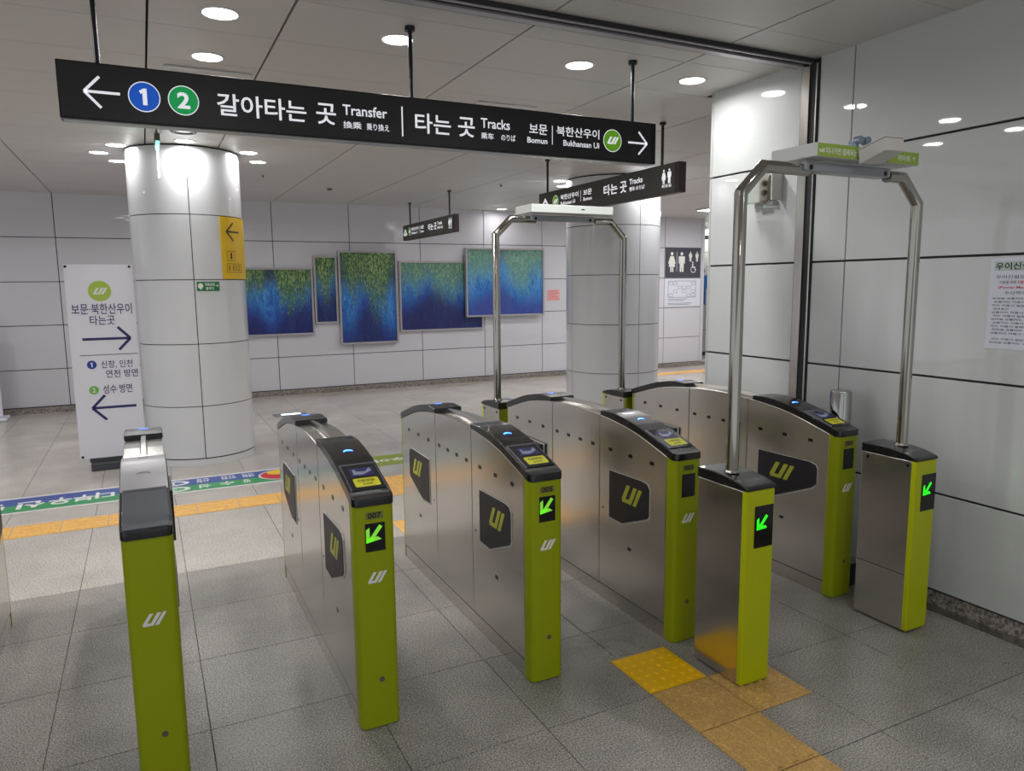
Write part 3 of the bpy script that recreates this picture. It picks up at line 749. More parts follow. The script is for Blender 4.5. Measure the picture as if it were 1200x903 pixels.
art('figure', person_picto(11.80, 1.22, .85), face_cam(13.6), 'blue_man', t, h=.002, t=.006)

# ---- notice on the right wall
t = empty('wall_poster', (XW, 1.90, 1.60), 'white printed paper poster taped to the right wall at the frame edge', 'notice')
f = face_left(XW)
panel('sheet', 2.168, 1.60, 1.383, 1.815, f, 'paper', t, h=.001, t=.0012)
panel('heading_band', 2.148, 1.62, 1.755, 1.798, f, 'paper_hd', t, h=.0022, t=.0004)
text([('우이신설도시철도 이용안내', 2.143, 1.66, 1.758, 1.793, .02)], f, 'ink', t, h=.003, name='heading_lettering')
text([('우이신설도시철도를', 2.138, 1.90, 1.717, 1.734), ('이용을 위해', 2.12, 2.045, 1.692, 1.708), ('수신하여 출고됩니다', 2.095, 1.86, 1.643, 1.659)], f, 'txt_grey', t, h=.0028, name='lettering')
text([('대중교통', 2.037, 1.94, 1.692, 1.708, .02), ('(Power Mode) 출입구', 2.125, 1.90, 1.667, 1.684, .02)], f, 'txt_red', t, h=.0028, name='red_lettering')
rows = []
zz = 1.628
for i in range(13):
    if i == 11: zz -= .012
    s = '모바일 교통카드 이용시 설정에서 확인 하시고 이용하여 주시기 바랍니다'[(i*3) % 9:(i*3) % 9+26]
    x1 = 1.72 if i not in (3,) else 2.07
    rows.append((s if i != 3 else '있도록 합니다', 2.148-.008*(i % 2), x1, zz-.009, zz+.001)); zz -= .0165
text(rows, f, 'txt_grey', t, h=.0028, name='small_lettering', bold=.02, joined=True)

# ---- wall device on the right wall by the shutter track
t = empty('wall_alarm_box', (XW, 3.55, 2.3), 'open metal alarm box with round sounders on the right wall beside the shutter track', 'wall device')
mb = MB(); mb.box(XW-.09, XW-.002, 3.49, 3.50, 2.225, 2.39); mb.box(XW-.012, XW-.002, 3.50, 3.72, 2.235, 2.39); mb.build('back_plate', 'dev_cream', t, bevel=.002)
mb = MB(); mb.box(XW-.1, XW-.004, 3.585, 3.68, 2.215, 2.40); mb.build('housing', 'steel', t, bevel=.004)
mb = MB(); mb.box(XW-.075, XW-.006, 3.69, 3.73, 2.22, 2.37); mb.build('side_cover', 'gl_green', t, bevel=.006)
mb = MB(); mb.cyl((XW-.022, 3.54, 2.345), .02, .02, 20, 'x'); mb.build('sounder', 'sensor', t)
mb = MB(); mb.cyl((XW-.022, 3.54, 2.285), .02, .02, 20, 'x'); mb.build('sounder', 'screw', t)
mb = MB(); mb.box(XW-.05, XW-.006, 3.52, 3.585, 2.20, 2.226); mb.build('bottom_tray', 'steel_dark', t, bevel=.003)

# ================================================================== TICKET GATES
W = .157
PROF = [(0, .893), (.06, .913), (.13, .934), (.2, .955), (.27, .974), (.38, .995), (.5, 1.010), (.60, 1.018), (.72, 1.026), (.845, 1.030)]
def zbody(u, L):
    v = min(u, L-u)*1.69/L if L > 0 else u
    v = max(0, min(.845, v))
    for (a, za), (b, zb_) in zip(PROF, PROF[1:]):
        if v <= b: return za+(zb_-za)*(v-a)/(b-a)
    return PROF[-1][1]
CAPL = .595
def captop(u, L):     # thickness thins at the inner edge
    v = min(u, L-u)
    th = .039
    if v > CAPL-.12: th = .039-.015*(v-(CAPL-.12))/.12
    return zbody(u, L)+th

def make_gate(x0, Y0, L, label, number=None, arrow_on=False, reader=True, front_display=True, left='std', right='std'):
    x1 = x0+W; xc = (x0+x1)/2
    t = empty('ticket_gate', (xc, Y0+L/2, 0), label, 'ticket gate', 'lime and steel ticket gates')
    Y = lambda u: Y0+u
    # plinth
    mb = MB(); mb.box(x0+.002, x1-.002, Y(.030), Y(L-.012), 0, .076); mb.build('plinth', 'steel', t)
    # steel body in three fields with hairline seams
    mb = MB()
    s1, s2 = .59*L/1.69, 1.09*L/1.69
    for a, b in ((.034, s1-.0016), (s1+.0016, s2-.0016), (s2+.0016, L-.011)):
        n = 14; us = [a+(b-a)*k/n for k in range(n+1)]
        out = [(x0, Y(u), zbody(u, L)) for u in us]+[(x0, Y(b), .080), (x0, Y(a), .080)]
        mb.prism(out, (0, 0, 0), (W, 0, 0))
    mb.build('body', 'steel', t, bevel=.004, seg=2)
    mb = MB(); us = [.05+(L-.1)*k/30 for k in range(31)]
    mb.prism([(x0+.004, Y(u), zbody(u, L)-.005) for u in us]+[(x0+.004, Y(L-.05), .03), (x0+.004, Y(.05), .03)], (0, 0, 0), (W-.008, 0, 0))
    mb.build('inner_frame', 'joint', t)
    # raised centre rib between the two caps
    mb = MB(); rg = []
    for k in range(21):
        u = (CAPL-.02)+(L-2*CAPL+.04)*k/20; z = zbody(u, L)
        rg.append([(xc-.016, Y(u), z-.002), (xc-.009, Y(u), z+.020), (xc+.009, Y(u), z+.020), (xc+.016, Y(u), z-.002)])
    mb.loft(rg); mb.build('top_rib', 'steel', t, smooth=True, angle=30)
    # lime end panels
    for a, s in ((0, 1), (L, -1)):
        mb = MB(); r = .022; ry_, d = (.030, .034) if s > 0 else (.012, .012); pts = []
        for q in range(5):
            an = PI/2*q/4; pts.append((x0+r-r*math.cos(an), a+s*(.002-ry_*math.sin(an))))
        for q in range(5):
            an = PI/2*q/4; pts.append((x1-r+r*math.sin(an), a+s*(.002-ry_*math.cos(an))))
        pts += [(x1, a+s*d), (x0, a+s*d)]
        zt = zbody(0, L)+.003
        mb.loft([[(x, Y(y), .004) for x, y in pts], [(x, Y(y), zt+(abs(y-a))*.28) for x, y in pts]])
        e = mb.build('end_panel', 'green', t, smooth=True, angle=50)
        if s > 0: front = e
    YF = Y0-.028
    ff = face_cam(YF)
    if front_display:
        pl = panel('number_plate', x0+.044, x0+.112, .843, .870, ff, 'plate', t, h=0, t=.0015)
        if number: text([(number, x0+.052, x0+.104, .8450, .8680, .03)], ff, 'ink', pl, h=.002)
        dp = panel('display', x0+.040, x0+.117, .717, .827, ff, 'display', t, h=0, t=.0025, bevel=.001)
        if arrow_on:
            cx, cz = x0+.043, .756
            A = [[(cx+.000, cz+.048), (cx+.014, cz+.056), (cx+.014, cz+.000), (cx+.0, cz-.004)],
                 [(cx, cz-.004), (cx+.0, cz+.012), (cx+.044, cz+.018), (cx+.060, cz+.006)][::1],
                 [(cx+.006, cz+.004), (cx+.052, cz+.064), (cx+.064, cz+.055), (cx+.022, cz+.0)]]
            art('arrow_light', A, ff, 'arrow', dp, h=.0028, t=.0005)
    art('line_logo', ui_logo(x0+.040, x0+.120, .592, .634, .5), ff, 'white', t, h=.0005, t=.0012)
    mb = MB(); mb.cyl((x0+.086, YF-.002, .197), .0105, .004, 20, 'y'); mb.build('lock', 'screw', t, smooth=True)
    # caps
    for inv in (False, True):
        U = (lambda u: L-u) if inv else (lambda u: u)
        mb = MB(); rg = []
        st = [-.032, -.030, -.026, -.018, -.006, .008, .022]+[.022+(CAPL-.022)*k/26 for k in range(1, 27)]
        for u in st:
            ins = 0 if u > 0 else .022*(1-math.sqrt(max(0, 1-(u/-.032)**2)))
            zt = captop(max(u, 0), L); zl = zbody(max(u, 0), L)+.0015
            if u < .03: zt -= .006*((.03-u)/.062)**1.5
            xa, xb = x0-.002+ins, x1+.002-ins
            rg.append([(xa, Y(U(u)), zl), (xa, Y(U(u)), zt-.003), (xa+.003, Y(U(u)), zt), (xb-.003, Y(U(u)), zt), (xb, Y(U(u)), zt-.003), (xb, Y(U(u)), zl)])
        mb.loft(rg); cap = mb.build('reader_cap', 'black', t, smooth=True, angle=35)
        def cm(h0=0):
            return lambda u, v, h: (u, Y(U(v)), captop(v, L)+h+h0)
        # arc lamps
        def arc(c, ru, rv, w, ru_k=1.3):
            ru *= ru_k; rv *= 1.2 
            P = []
            for k in range(9):
                a = PI*(.12+.76*k/8); P.append((xc+ru*math.cos(a), c+rv*math.sin(a)))
            for k in range(9):
                a = PI*(.12+.76*(8-k)/8); P.append((xc+ru*.92*math.cos(a), c+rv*math.sin(a)-w*math.sin(a)))
            return [P]
        art('status_light', arc(.335 if not inv else .44, .017, .022, .013), cm(), 'blue_led' if reader or inv else 'grey_arc', cap, h=.0005, t=.001)
        if not inv:
            art('direction_arc', arc(.53, .014, .012, .006), cm(), 'grey_arc', cap, h=.0005, t=.001)
            # raised reader glass with its clear lip
            mb = MB(); rg = []
            for k in range(9):
                u = .028+(.205-.028)*k/8; z = captop(u, L)
                rg.append([(x0+.010, Y(u), z-.001), (x0+.013, Y(u), z+.005), (x1-.013, Y(u), z+.005), (x1-.010, Y(u), z-.001)])
            if not reader:
                z = lambda u: captop(max(u, 0), L)-(.006*((.03-u)/.062)**1.5 if u < .03 else 0)
                rg = [[(x0+.006, Y(u), z(u)-.001), (x0+.009, Y(u), z(u)+.004), (x1-.009, Y(u), z(u)+.004), (x1-.006, Y(u), z(u)-.001)] for u in [-.024+.230*k/12 for k in range(13)]]
                mp_ = MB(); mp_.loft([[(x0+.0005, Y(u), captop(u, L)-.001), (x0+.002, Y(u), captop(u, L)+.002), (x1-.002, Y(u), captop(u, L)+.002), (x1-.0005, Y(u), captop(u, L)-.001)] for u in [.212+.378*k/14 for k in range(15)]])
                mp_.build('top_plate', 'silver_cap', cap, smooth=True, angle=30)
                art('direction_arc', arc(.53, .014, .012, .006)+arc(.335, .019, .018, .006), cm(.002), 'grey_arc', cap, h=.0005, t=.001)
            mb.loft(rg); mod = mb.build('reader_glass', 'glass_black' if reader else 'slate_glass', cap, smooth=True, angle=30)
            mb = MB(); z = captop(.208, L)
            mb.prism([(x0+.008, Y(.203), z+.004), (x0+.008, Y(.209), z-.001), (x0+.008, Y(.216), z-.001), (x0+.008, Y(.210), z+.009)], (0, 0, 0), (W-.016, 0, 0))
            for xa in (x0+.008, x1-.0115):
                mb.loft([[(xa, Y(u), captop(u, L)-.001), (xa, Y(u), captop(u, L)+.0062), (xa+.0035, Y(u), captop(u, L)+.0062), (xa+.0035, Y(u), captop(u, L)-.001)] for u in [.03+.173*k/8 for k in range(9)]])
            mb.build('reader_lip', 'lip', cap)
            if reader:
                mb_ = cm(.0052)
                scr = art('reader_screen', [[(x0+.036, .118), (x1-.030, .118), (x1-.030, .178), (x0+.036, .178)]], mb_, 'navy', cap, h=0, t=.0008)
                art('screen_image', [[(x0+.046, .130), (x0+.082, .126), (x1-.036, .150), (x1-.038, .172), (x0+.110, .168), (x0+.098, .148), (x0+.058, .152), (x0+.060, .168), (x0+.048, .166)]], mb_, 'lcd', cap, h=.001, t=.0005)
                st_ = art('sticker', [[(x0+.036, .044), (x1-.030, .044), (x1-.026, .050), (x1-.026, .096), (x1-.030, .102), (x0+.036, .102), (x0+.032, .096), (x0+.032, .050)]], mb_, 'sticker_y', cap, h=0, t=.0008)
                text([('카드를 대주세요', x0+.048, x1-.042, .074, .092), ('▲ 승차권', x0+.062, x1-.056, .054, .066)], mb_, 'brown_ink', st_, h=.0012, bold=.02)
    # sensor windows, both flanks
    base = [.149, .325, .503, .674, .805, .933, 1.064, 1.238, 1.412, 1.585]
    for side in (0, 1):
        fs = face_left(x0) if side == 0 else face_right(x1)
        for b in base:
            c = Y(b*L/1.734)
            art('sensor_window', [[(c-.014, .838), (c+.014, .838), (c+.016, .842), (c+.016, .852), (c+.014, .856), (c-.014, .856), (c-.016, .852), (c-.016, .842)]], fs, 'sensor', t, h=0, t=.0012)
        for uu in (.325*L/1.734, L-.325*L/1.734):
            art('sensor_window', [[(Y(uu)-.014, .349), (Y(uu)+.014, .349), (Y(uu)+.014, .365), (Y(uu)-.014, .365)]], fs, 'sensor', t, h=0, t=.0012)
        for uu in (.555*L/1.69, L-.555*L/1.69):
            art('bolt', [disc(Y(uu), .514, .006, n=12)], fs, 'sensor', t, h=0, t=.001)
        kind = left if side == 0 else right
        if kind:
            if kind == 'std': P = [(.490, .735), (.215, .741), (.175, .736), (.156, .712), (.156, .578), (.172, .560), (.375, .478), (.490, .482)]; lg = (.385, .210, .597, .692)
            else: P = [(.530, .722), (.150, .726), (.112, .716), (.100, .698), (.100, .612), (.136, .583), (.400, .472), (.530, .430)]; lg = (.444, .255, .585, .676)
            sc = L/1.69 if kind == 'std' else 1
            for inv in (False, True):
                U = (lambda u: L-u*sc) if inv else (lambda u: u*sc)
                th = .006 if side == 0 and not (x0 > 2 and inv) else (.028 if inv else .006)
                art('flap_bezel', [[(Y(U(u+(.008 if u > .3 else -.003))), z-(.010 if z < .6 else -.001)) for u, z in P]], fs, 'lip_steel', t, h=0, t=.003)
                pad = art('flap_door', [[(Y(U(u)), z) for u, z in P]], fs, 'flap', t, h=0, t=th)
                # reading direction: towards -y on the left flank, +y on the right flank
                a, b = lg[0], lg[1]
                if inv: a, b = (L-lg[1]*sc), (L-lg[0]*sc)
                else: a, b = lg[1]*sc, lg[0]*sc
                lo, hi = sorted((Y(a), Y(b)))
                art('flap_logo', ui_logo(hi, lo, lg[2], lg[3], .38) if side == 0 else ui_logo(lo, hi, lg[2], lg[3], .38), fs, 'logo_green', pad, h=th+.0002, t=.0006)
    return t

make_gate(-.873, 2.65, 1.69, 'ticket gate cut off by the left edge of the frame, only its steel flank showing')
make_gate(-.122, 2.65, 1.69, 'ticket gate with a blank grey reader top and no display, left of gate 007', reader=False, front_display=False)
make_gate(.643, 2.65, 1.69, 'ticket gate numbered 007 with a lit green arrow on its lime end', number='007', arrow_on=True)
make_gate(1.387, 2.65, 1.69, 'ticket gate numbered 005 with a lit green arrow, third lime end from the left', number='005', arrow_on=True)
make_gate(2.148, 2.655, 1.733, 'ticket gate with a dark display, behind the left steel arch pedestal', number='003', right='wide')
make_gate(3.238, 2.66, 1.815, 'ticket gate with a dark display standing along the right wall', number='001', left='wide')

# ================================================================== ARCH PORTALS OVER THE WIDE LANE
def pedestal(x0, x1, y0, y1, front, label, seam=True):
    """front=-1: display looks to the camera side; +1: away"""
    t = empty('arch_pedestal', ((x0+x1)/2, (y0+y1)/2, 0), label, 'pedestal', 'steel and lime pedestals')
    yf = y0 if front < 0 else y1; yr = y1 if front < 0 else y0; s = -front
    mb = MB(); ya, yb = sorted((yf+s*.022, yr)); mb.box(x0+.001, x1-.001, ya, yb, .2915 if seam else .009, .858)
    mb.build('body', 'steel', t, bevel=.003)
    if seam:
        mb = MB(); mb.box(x0+.001, x1-.001, ya, yb, .009, .2885); mb.build('lower_door', 'steel', t, bevel=.003)
    mb = MB(); ya, yb = sorted((yf+s*.03, yr-s*.004)); mb.box(x0+.005, x1-.005, ya, yb, .01, .855); mb.build('inner_frame', 'joint', t)
    mb = MB(); ya, yb = sorted((yf, yf+s*.03)); mb.box(x0, x1, ya, yb, .009, .862); g = mb.build('end_panel', 'green_bright', t, bevel=.008, seg=3)
    # wedge cap
    mb = MB(); Yq = lambda d: yf+s*d; D = abs(y1-y0)
    prof = [(-.004, .860), (-.004, .872), (.010, .879), (.06, .893), (.13, .903), (.20, .906), (D+.003, .903), (D+.003, .858), (.16, .856), (.02, .860)]
    mb.prism([(x0-.003, Yq(d), z) for d, z in prof], (0, 0, 0), (x1-x0+.006, 0, 0)); mb.build('cap', 'black', t, bevel=.005, seg=2)
    if front < 0:
        f = face_cam(y0); w = x1-x0; cx = x0+.046
        dp = panel('display', cx, cx+.104, .612, .792, f, 'display', t, h=0, t=.002, bevel=.001)
        ax, az = cx+.012, .690
        A = [[(ax, az+.044), (ax+.011, az+.052), (ax+.014, az+.006), (ax, az)],
             [(ax, az), (ax+.004, az+.012), (ax+.048, az+.016), (ax+.056, az+.004)],
             [(ax+.004, az+.006), (ax+.050, az+.062), (ax+.060, az+.054), (ax+.018, az+.002)]]
        art('arrow_light', A, f, 'arrow_hi', dp, h=.0025, t=.0005)
    for d in ((.035, D-.045) if seam or front > 0 else ()):
        mb = MB(); mb.cyl((x0-.0015, Yq(d+.01), .835), .008, .004, 16, 'x'); mb.build('bolt', 'sensor', t)
    return t
pedestal(2.155, 2.313, 2.180, 2.478, -1, 'short steel pedestal with a green arrow, left foot of the near arch', False)
pedestal(3.222, 3.374, 2.180, 2.478, -1, 'short steel pedestal with a green arrow, right foot of the near arch')
pedestal(2.145, 2.305, 4.520, 4.805, 1, 'far steel pedestal, left foot of the far arch', False)
pedestal(3.190, 3.350, 4.520, 4.805, 1, 'far steel pedestal, right foot of the far arch', False)

def arch(xa, xb, y, ztop, box, label, near=True):
    t = empty('gate_arch', ((xa+xb)/2, y, .9), label, 'arch', 'steel arches over the wide lane')
    r = .0265; c = .118
    zc = ztop-r
    mb = MB()
    mb.tube([(xa, y, .9068), (xa, y, zc-c+.005), (xa+c, y, zc), (box[0]+.05, y, zc)], r, 24); mb.build('pole', 'steel_tube', t, smooth=True, angle=30)
    mb = MB()
    mb.tube([(xb, y, .9068), (xb, y, zc-c+.005), (xb-c, y, zc), (box[1]-.10, y, zc)], r, 24); mb.build('pole', 'steel_tube', t, smooth=True, angle=30)
    for x in (xa, xb):
        mb = MB(); mb.cyl((x, y, .9066), .033, .010, 28, r2=.029); mb.build('collar', 'steel_tube', t, smooth=True)
    # flat antenna bar between the tubes
    a, b = box[0]+.0, box[1]-.12
    mb = MB(); mb.box(a, b, y-.036, y+.036, zc-.010, zc+.030); ab = mb.build('antenna_bar', 'box_grey', t, bevel=.006)
    for x in (a+.035, b-.035):
        mb = MB(); mb.cyl((x, y-.038, zc+.006), .011, .006, 16, 'y'); mb.build('socket', 'sensor', ab)
    return t, zc
t, zc = arch(2.212, 3.317, 2.33, 2.212, (2.53, 3.19), 'near steel tube arch with a tilted camera on top, over the wide lane')
bx0, bx1, by0, by1 = 2.545, 3.205, 2.255, 2.50
mb = MB(); mb.box(bx0, bx1, by0, by1, 2.230, 2.286); bx = mb.build('sensor_housing', 'box_white', t, bevel=.003)
f = face_cam(by0)
s1 = panel('sticker', bx0+.010, bx0+.262, 2.231, 2.285, f, 'sticker_ol', bx, h=0, t=.0008)
text([('ui', bx0+.020, bx0+.050, 2.248, 2.266, .03), ('지나가면 결제되는', bx0+.056, bx0+.250, 2.243, 2.270)], f, 'white', s1, h=.0012)
s2 = panel('sticker', bx1-.245, bx1-.004, 2.231, 2.285, f, 'sticker_ol', bx, h=0, t=.0008)
text([('게이트 ↑', bx1-.150, bx1-.025, 2.243, 2.270)], f, 'white', s2, h=.0012)
# tilted camera box
t2 = empty('camera', (2.95, 2.16, 2.29), 'cream box camera tilted on top of the near arch', 'camera')
NEAR = [(2.826, 2.15, 2.309), (2.948, 2.15, 2.312), (2.960, 2.15, 2.260), (2.838, 2.15, 2.257)]
FAR = [(2.785, 2.245, 2.266), (2.920, 2.245, 2.270), (2.932, 2.245, 2.216), (2.797, 2.245, 2.210)]
mb = MB(); mb.loft([FAR, NEAR]); mb.build('camera_housing', 'cam_house', t2, bevel=.003)
mb = MB(); mb.loft([[tuple(Vector(p)+Vector((0, 0, .002+dz))) for p, dz in zip([q[0], q[1], q[1], q[0]], (0, 0, .004, .004))] for q in (FAR, NEAR)]); mb.build('sun_hood', 'cam_house', t2)
mb = MB(); mb.cyl((2.825, 2.30, 2.2865), .020, .03, 20); mb.build('mounting_bracket', 'chrome', t2, smooth=True)
for dx in (0, .048):
    mb = MB(); mb.cyl((2.825+dx, 2.262, 2.318), .017, .03, 18, 'y'); mb.build('joint_knob', 'chrome', t2, smooth=True)

t, zc = arch(2.20, 3.262, 4.65, 2.190, (2.46, 3.10), 'far steel tube arch with a plain white housing, over the wide lane behind the gates')
mb = MB(); mb.box(2.43, 3.10, 4.55, 4.80, 2.206, 2.262); bx = mb.build('sensor_housing', 'box_white', t, bevel=.003)
mb = MB(); mb.box(2.83, 2.858, 4.5485, 4.551, 2.232, 2.238); mb.build('slot', 'sensor', bx)

# ---- stainless bollard behind the right gate
t = empty('steel_bollard', (3.515, 2.86, 0), 'round polished steel bollard between the rightmost gate and the wall', 'bollard')
mb = MB(); n = 36; rr = .058
mb.loft([[(3.515+r_*math.cos(k*2*PI/n), 2.86+r_*math.sin(k*2*PI/n), z) for k in range(n)] for r_, z in ((rr, 0), (rr, 1.088), (rr-.004, 1.098), (rr-.014, 1.102))]); mb.build('post', 'steel_col', t, smooth=True, angle=30)
mb = MB(); mb.cyl((3.515, 2.86, 1.10), rr-.018, .003, 32); mb.build('cap', 'steel_tube', t, smooth=True)
mb = MB(); mb.cyl((3.515, 2.86, 0), rr+.012, .02, 32); mb.build('foot_flange', 'steel_dark', t, smooth=True)
t = empty('floor_cable_box', (3.48, 2.72, 0), 'low dark cable box on the floor between the rightmost gate and the wall', 'cable box')
mb = MB(); mb.box(3.42, 3.55, 2.70, 2.79, 0, .13); mb.build('box', 'flap', t, bevel=.006)
mb = MB(); mb.box(3.415, 3.555, 2.695, 2.795, .13, .142); mb.build('lid', 'steel_dark', t, bevel=.003)

# ================================================================== FREE-STANDING BANNERS
t = empty('banner_stand', (-.35, 7.88, 0), 'white roll-up banner stand with purple arrows, left of the left column', 'banner stand')
YBn = 7.88; x0, x1, z0, z1 = -.635, -.075, .115, 1.935
mb = MB(); mb.box(x0, x1, YBn, YBn+.004, z0, z1)
mb.build('banner_sheet', 'banner', t)
mb = MB(); mb.box(-.55, -.12, YBn-.06, YBn+.22, 0, .075); mb.build('base', 'grey_base', t, bevel=.01)
mb = MB(); mb.box(-.36, -.34, YBn+.03, YBn+.045, .075, 1.93); mb.build('pole', 'grey_base', t)
mb = MB(); mb.box(x0+.005, x1-.005, YBn+.006, YBn+.04, 1.915, 1.933); mb.build('crossbar', 'grey_base', t)
mb = MB(); mb.box(-.56, -.11, YBn+.006, YBn+.04, .075, .13); mb.build('crossbar', 'grey_base', t)
for x, z in ((x0+.015, z1-.02), (x1-.025, z1-.02), (x0+.02, z0+.02)):
    mb = MB(); mb.cyl((x, YBn-.004, z), .012, .005, 14, 'y'); mb.build('corner_pin', 'ink', t)
f = face_cam(YBn)
cx = -.35
d_ = art('line_disc', [disc(-.36, 1.69, .095, .095)], f, 'banner_green', t, h=.001, t=.0005)
art('logo_mark', ui_logo(-.42, -.295, 1.66, 1.72, .4), f, 'banner', d_, h=.0018, t=.0004)
text([('보문·북한산우이', -.60, -.105, 1.475, 1.575), ('타는곳', -.46, -.255, 1.375, 1.465),
      ('신창, 인천', -.40, -.135, .965, 1.040), ('연천 방면', -.365, -.095, .875, .950), ('성수 방면', -.40, -.155, .725, .810)], f, 'navy', t, h=.0015, bold=.008)
art('arrow_right', arrow(-.335, 1.245, .40, .215, .024), f, 'navy', t, h=.001, t=.0005)
art('arrow_left', arrow(-.315, .595, .37, .235, .024, PI), f, 'navy', t, h=.001, t=.0005)
art('divider', [[(-.565, 1.092), (-.085, 1.092), (-.085, 1.099), (-.565, 1.099)]], f, 'navy_line', t, h=.001, t=.0004)
for z, s, m_ in ((1.005, '1', 'banner_blue'), (.765, '2', 'banner_lg')):
    g = art('line_disc', [disc(-.475, z, .040)], f, m_, t, h=.001, t=.0005)
    if s == '1': art('number', one(-.475, z-.022, .044), f, 'banner', g, h=.0017, t=.0003)
    else: text([(s, -.490, -.460, z-.022, z+.022)], f, 'banner', g, h=.0018, bold=.02)

t = empty('banner_stand', (-2.1, 11.55, 0), 'white information stand at the left edge of the frame before the back wall', 'banner stand')
mb = MB(); mb.box(-2.6, -1.765, 11.55, 11.59, .05, 1.31); mb.build('board', 'banner', t, bevel=.006)
mb = MB(); mb.box(-2.64, -1.71, 11.42, 11.75, 0, .045); mb.build('base', 'banner', t, bevel=.015)
text([('안내', -1.90, -1.80, 1.15, 1.24), ('이용', -1.89, -1.80, 1.03, 1.10)], face_cam(11.55), 'txt_grey', t, h=.002)

# ================================================================== FLOOR MARKINGS
def tactile(x0, y0, s, kind, mat, label, group=None, cat='floor tile', dirn='y'):
    t = MB(); e = .0015
    t.box(x0+e, x0+s-e, y0+e, y0+s-e, .0005, .004)
    if kind == 'dot':
        for i in range(6):
            for j in range(6):
                cx, cy = x0+s*(i+.5)/6, y0+s*(j+.5)/6
                t.cyl((cx, cy, .0035), .0125, .0045, 10, r2=.008)
    else:
        for i in range(4):
            if dirn == 'y': a = x0+s*(i+.5)/4; t.loft([[(a-.016, y, .0035), (a-.011, y, .0085), (a+.011, y, .0085), (a+.016, y, .0035)] for y in (y0+.012, y0+s-.012)])
            else: a = y0+s*(i+.5)/4; t.loft([[(x, a-.016, .0035), (x, a-.011, .0085), (x, a+.011, .0085), (x, a+.016, .0035)] for x in (x0+.012, x0+s-.012)])
    o = t.build('tactile_tile', mat)
    return tag(o, label, cat, group)
S = .302
gn = 'tactile tiles before the wide lane'
tactile(1.793, 2.320, S, 'dot', 'tac_y', 'bright yellow blister tile on the floor before the wide lane', gn)
tactile(1.793, 2.016, S, 'dot', 'tac_tan', 'worn tan blister tile directly in front of the bright yellow tile', gn)
tactile(2.097, 2.016, S, 'dot', 'tac_tan', 'worn tan blister tile under the near left arch pedestal', gn)
tactile(1.793, 1.712, S, 'bar', 'tac_tan', 'tan ribbed guide tile just in front of the worn blister tiles', gn)
tactile(1.793, 1.408, S, 'bar', 'tac_tan', 'tan ribbed guide tile cut off by the bottom of the frame', gn)
gb = 'orange guide tiles across the concourse'
k = -9
xx = -.9525-.3045*5
while xx < 1.45:
    lab = 'orange ribbed guide tile in the row across the floor behind the gates'
    tactile(xx, 5.925, .3015, 'bar', 'tac_or', lab, gb, dirn='x'); xx += .3045
for i in range(2):
    for j in range(2):
        tactile(1.487+.3045*i, 5.69+.3045*j, .3015, 'dot', 'tac_or', 'orange blister tile in the square between gates 007 and 005', 'orange blister tiles at the branch')
for i in range(4):
    tactile(2.10+.3045*i, 5.925, .3015, 'bar', 'tac_or', 'orange ribbed guide tile behind gate 005 and the gate beside it', gb, dirn='x')
for j in range(2):
    tactile(1.512, 4.735-.3045*j, .3015, 'bar', 'tac_or', 'orange ribbed guide tile leading from the branch to gate 005', 'orange guide tiles towards the gates')
for i in range(8):
    tactile(8.5+.3045*i, 11.0, .3015, 'bar', 'tac_or', 'far orange guide tile on the floor before the washroom wall', 'far orange guide tiles by the washrooms', dirn='x')

# blue and green line sticker
f = face_up(.0)
t = empty('floor_sticker', (-.2, 6.85, 0), 'long blue and green floor sticker with white words, behind the left gates', 'floor sticker')
panel('white_border', -1.75, 1.30, 6.605, 7.115, f, 'st_white', t, h=.0006, t=.0008)
panel('green_band', -1.72, 1.27, 6.645, 6.845, f, 'st_green', t, h=.0015, t=.0006)
panel('blue_band', -1.72, 1.27, 6.845, 7.065, f, 'st_blue', t, h=.0015, t=.0006)
# the words face travellers coming the other way
text([('방', -1.10, -1.30, 6.96, 6.74), ('신', -.82, -1.02, 6.93, 6.72), ('우', -.64, -.80, 6.95, 6.74), ('부', -.48, -.63, 6.95, 6.75), ('다', -.33, -.50, 6.97, 6.77)], f, 'white', t, h=.0026, bold=.03)
text([('신창', .42, .31, 7.03, 6.90), ('인천', .64, .52, 7.03, 6.90), ('연천', .80, .70, 7.03, 6.90), ('성', .42, .32, 6.82, 6.70), ('수', .61, .49, 6.83, 6.70), ('방', .74, .68, 6.82, 6.70)], f, 'white', t, h=.0026, bold=.02)
for vy, mt in ((6.955, 'st_blue'), (6.745, 'st_green')):
    g = art('line_disc', [disc(.125, vy, .128, .080)], f, 'white', t, h=.0024, t=.0004)
    art('disc_fill', [disc(.115, vy, .095, .048)], f, mt, g, h=.0028, t=.0002)
text([('1', .135, .115, 6.985, 6.925), ('2', .15, .10, 6.775, 6.715)], f, 'white', t, h=.0034, name='number_lettering')
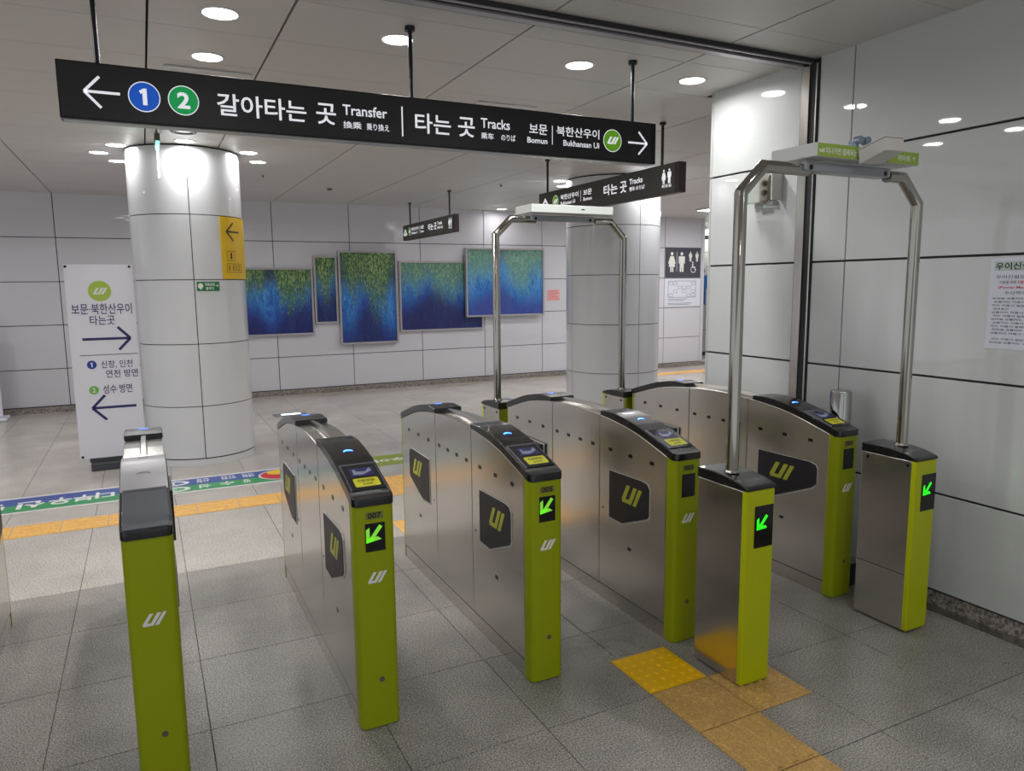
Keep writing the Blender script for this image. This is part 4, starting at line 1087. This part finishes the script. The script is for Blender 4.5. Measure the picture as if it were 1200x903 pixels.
art('red_disc', [disc(1.03, 6.86, .205, .19)], f, 'st_white', t, h=.0024, t=.0003)
art('red_disc', [disc(1.03, 6.86, .185, .17)], f, 'st_red', t, h=.0028, t=.0003)
art('yellow_disc', [disc(1.06, 6.95, .15, .10)], f, 'st_yel', t, h=.0033, t=.0003)
t = empty('floor_sticker', (2.4, 6.93, 0), 'olive green floor sticker with white words, between gates 007 and 005', 'floor sticker')
panel('band', 1.62, 3.10, 6.72, 7.14, f, 'st_olive', t, h=.0006, t=.0008)
text([('북한산우이', 2.75, 1.93, 6.985, 6.865)], f, 'white', t, h=.0018, bold=.03)
# lit floor slot sign behind gate 007
t = empty('floor_light_sign', (1.66, 10.1, 0), 'small lit floor sign plate behind gate 007', 'floor light')
panel('frame_plate', 1.45, 1.88, 9.98, 10.18, f, 'steel_dark', t, h=.0006, t=.012, bevel=.003)
panel('lit_window', 1.55, 1.80, 10.03, 10.11, f, 'exit_lit', t, h=.0127, t=.002)

# ================================================================== WORLD, CAMERA, VIEW
w = bpy.data.worlds.new('station_surroundings'); bpy.context.scene.world = w; w.use_nodes = True
bg = w.node_tree.nodes['Background']; bg.inputs[0].default_value = (.93, .96, 1, 1); bg.inputs[1].default_value = .6

cam = bpy.data.cameras.new('camera'); co = bpy.data.objects.new('camera', cam); C.objects.link(co)
R = ((.89459091, -.44678293, -.00959727), (-.06918955, -.11725703, -.99068845), (.44149734, .88692491, -.13580978))
rx = Vector(R[0]); ry = -Vector(R[1]); rz = -Vector(R[2])
Mx = Matrix(((rx.x, ry.x, rz.x, 0), (rx.y, ry.y, rz.y, 0), (rx.z, ry.z, rz.z, 1.71), (0, 0, 0, 1)))
co.matrix_world = Mx
cam.sensor_fit = 'HORIZONTAL'; cam.sensor_width = 36; cam.lens = 859.41/1200*36; cam.clip_start = .05; cam.clip_end = 100
bpy.context.scene.camera = co
vs = bpy.context.scene.view_settings
vs.view_transform = 'Standard'; vs.look = 'None'; vs.gamma = 1; vs.use_curve_mapping = False; vs.exposure = .12
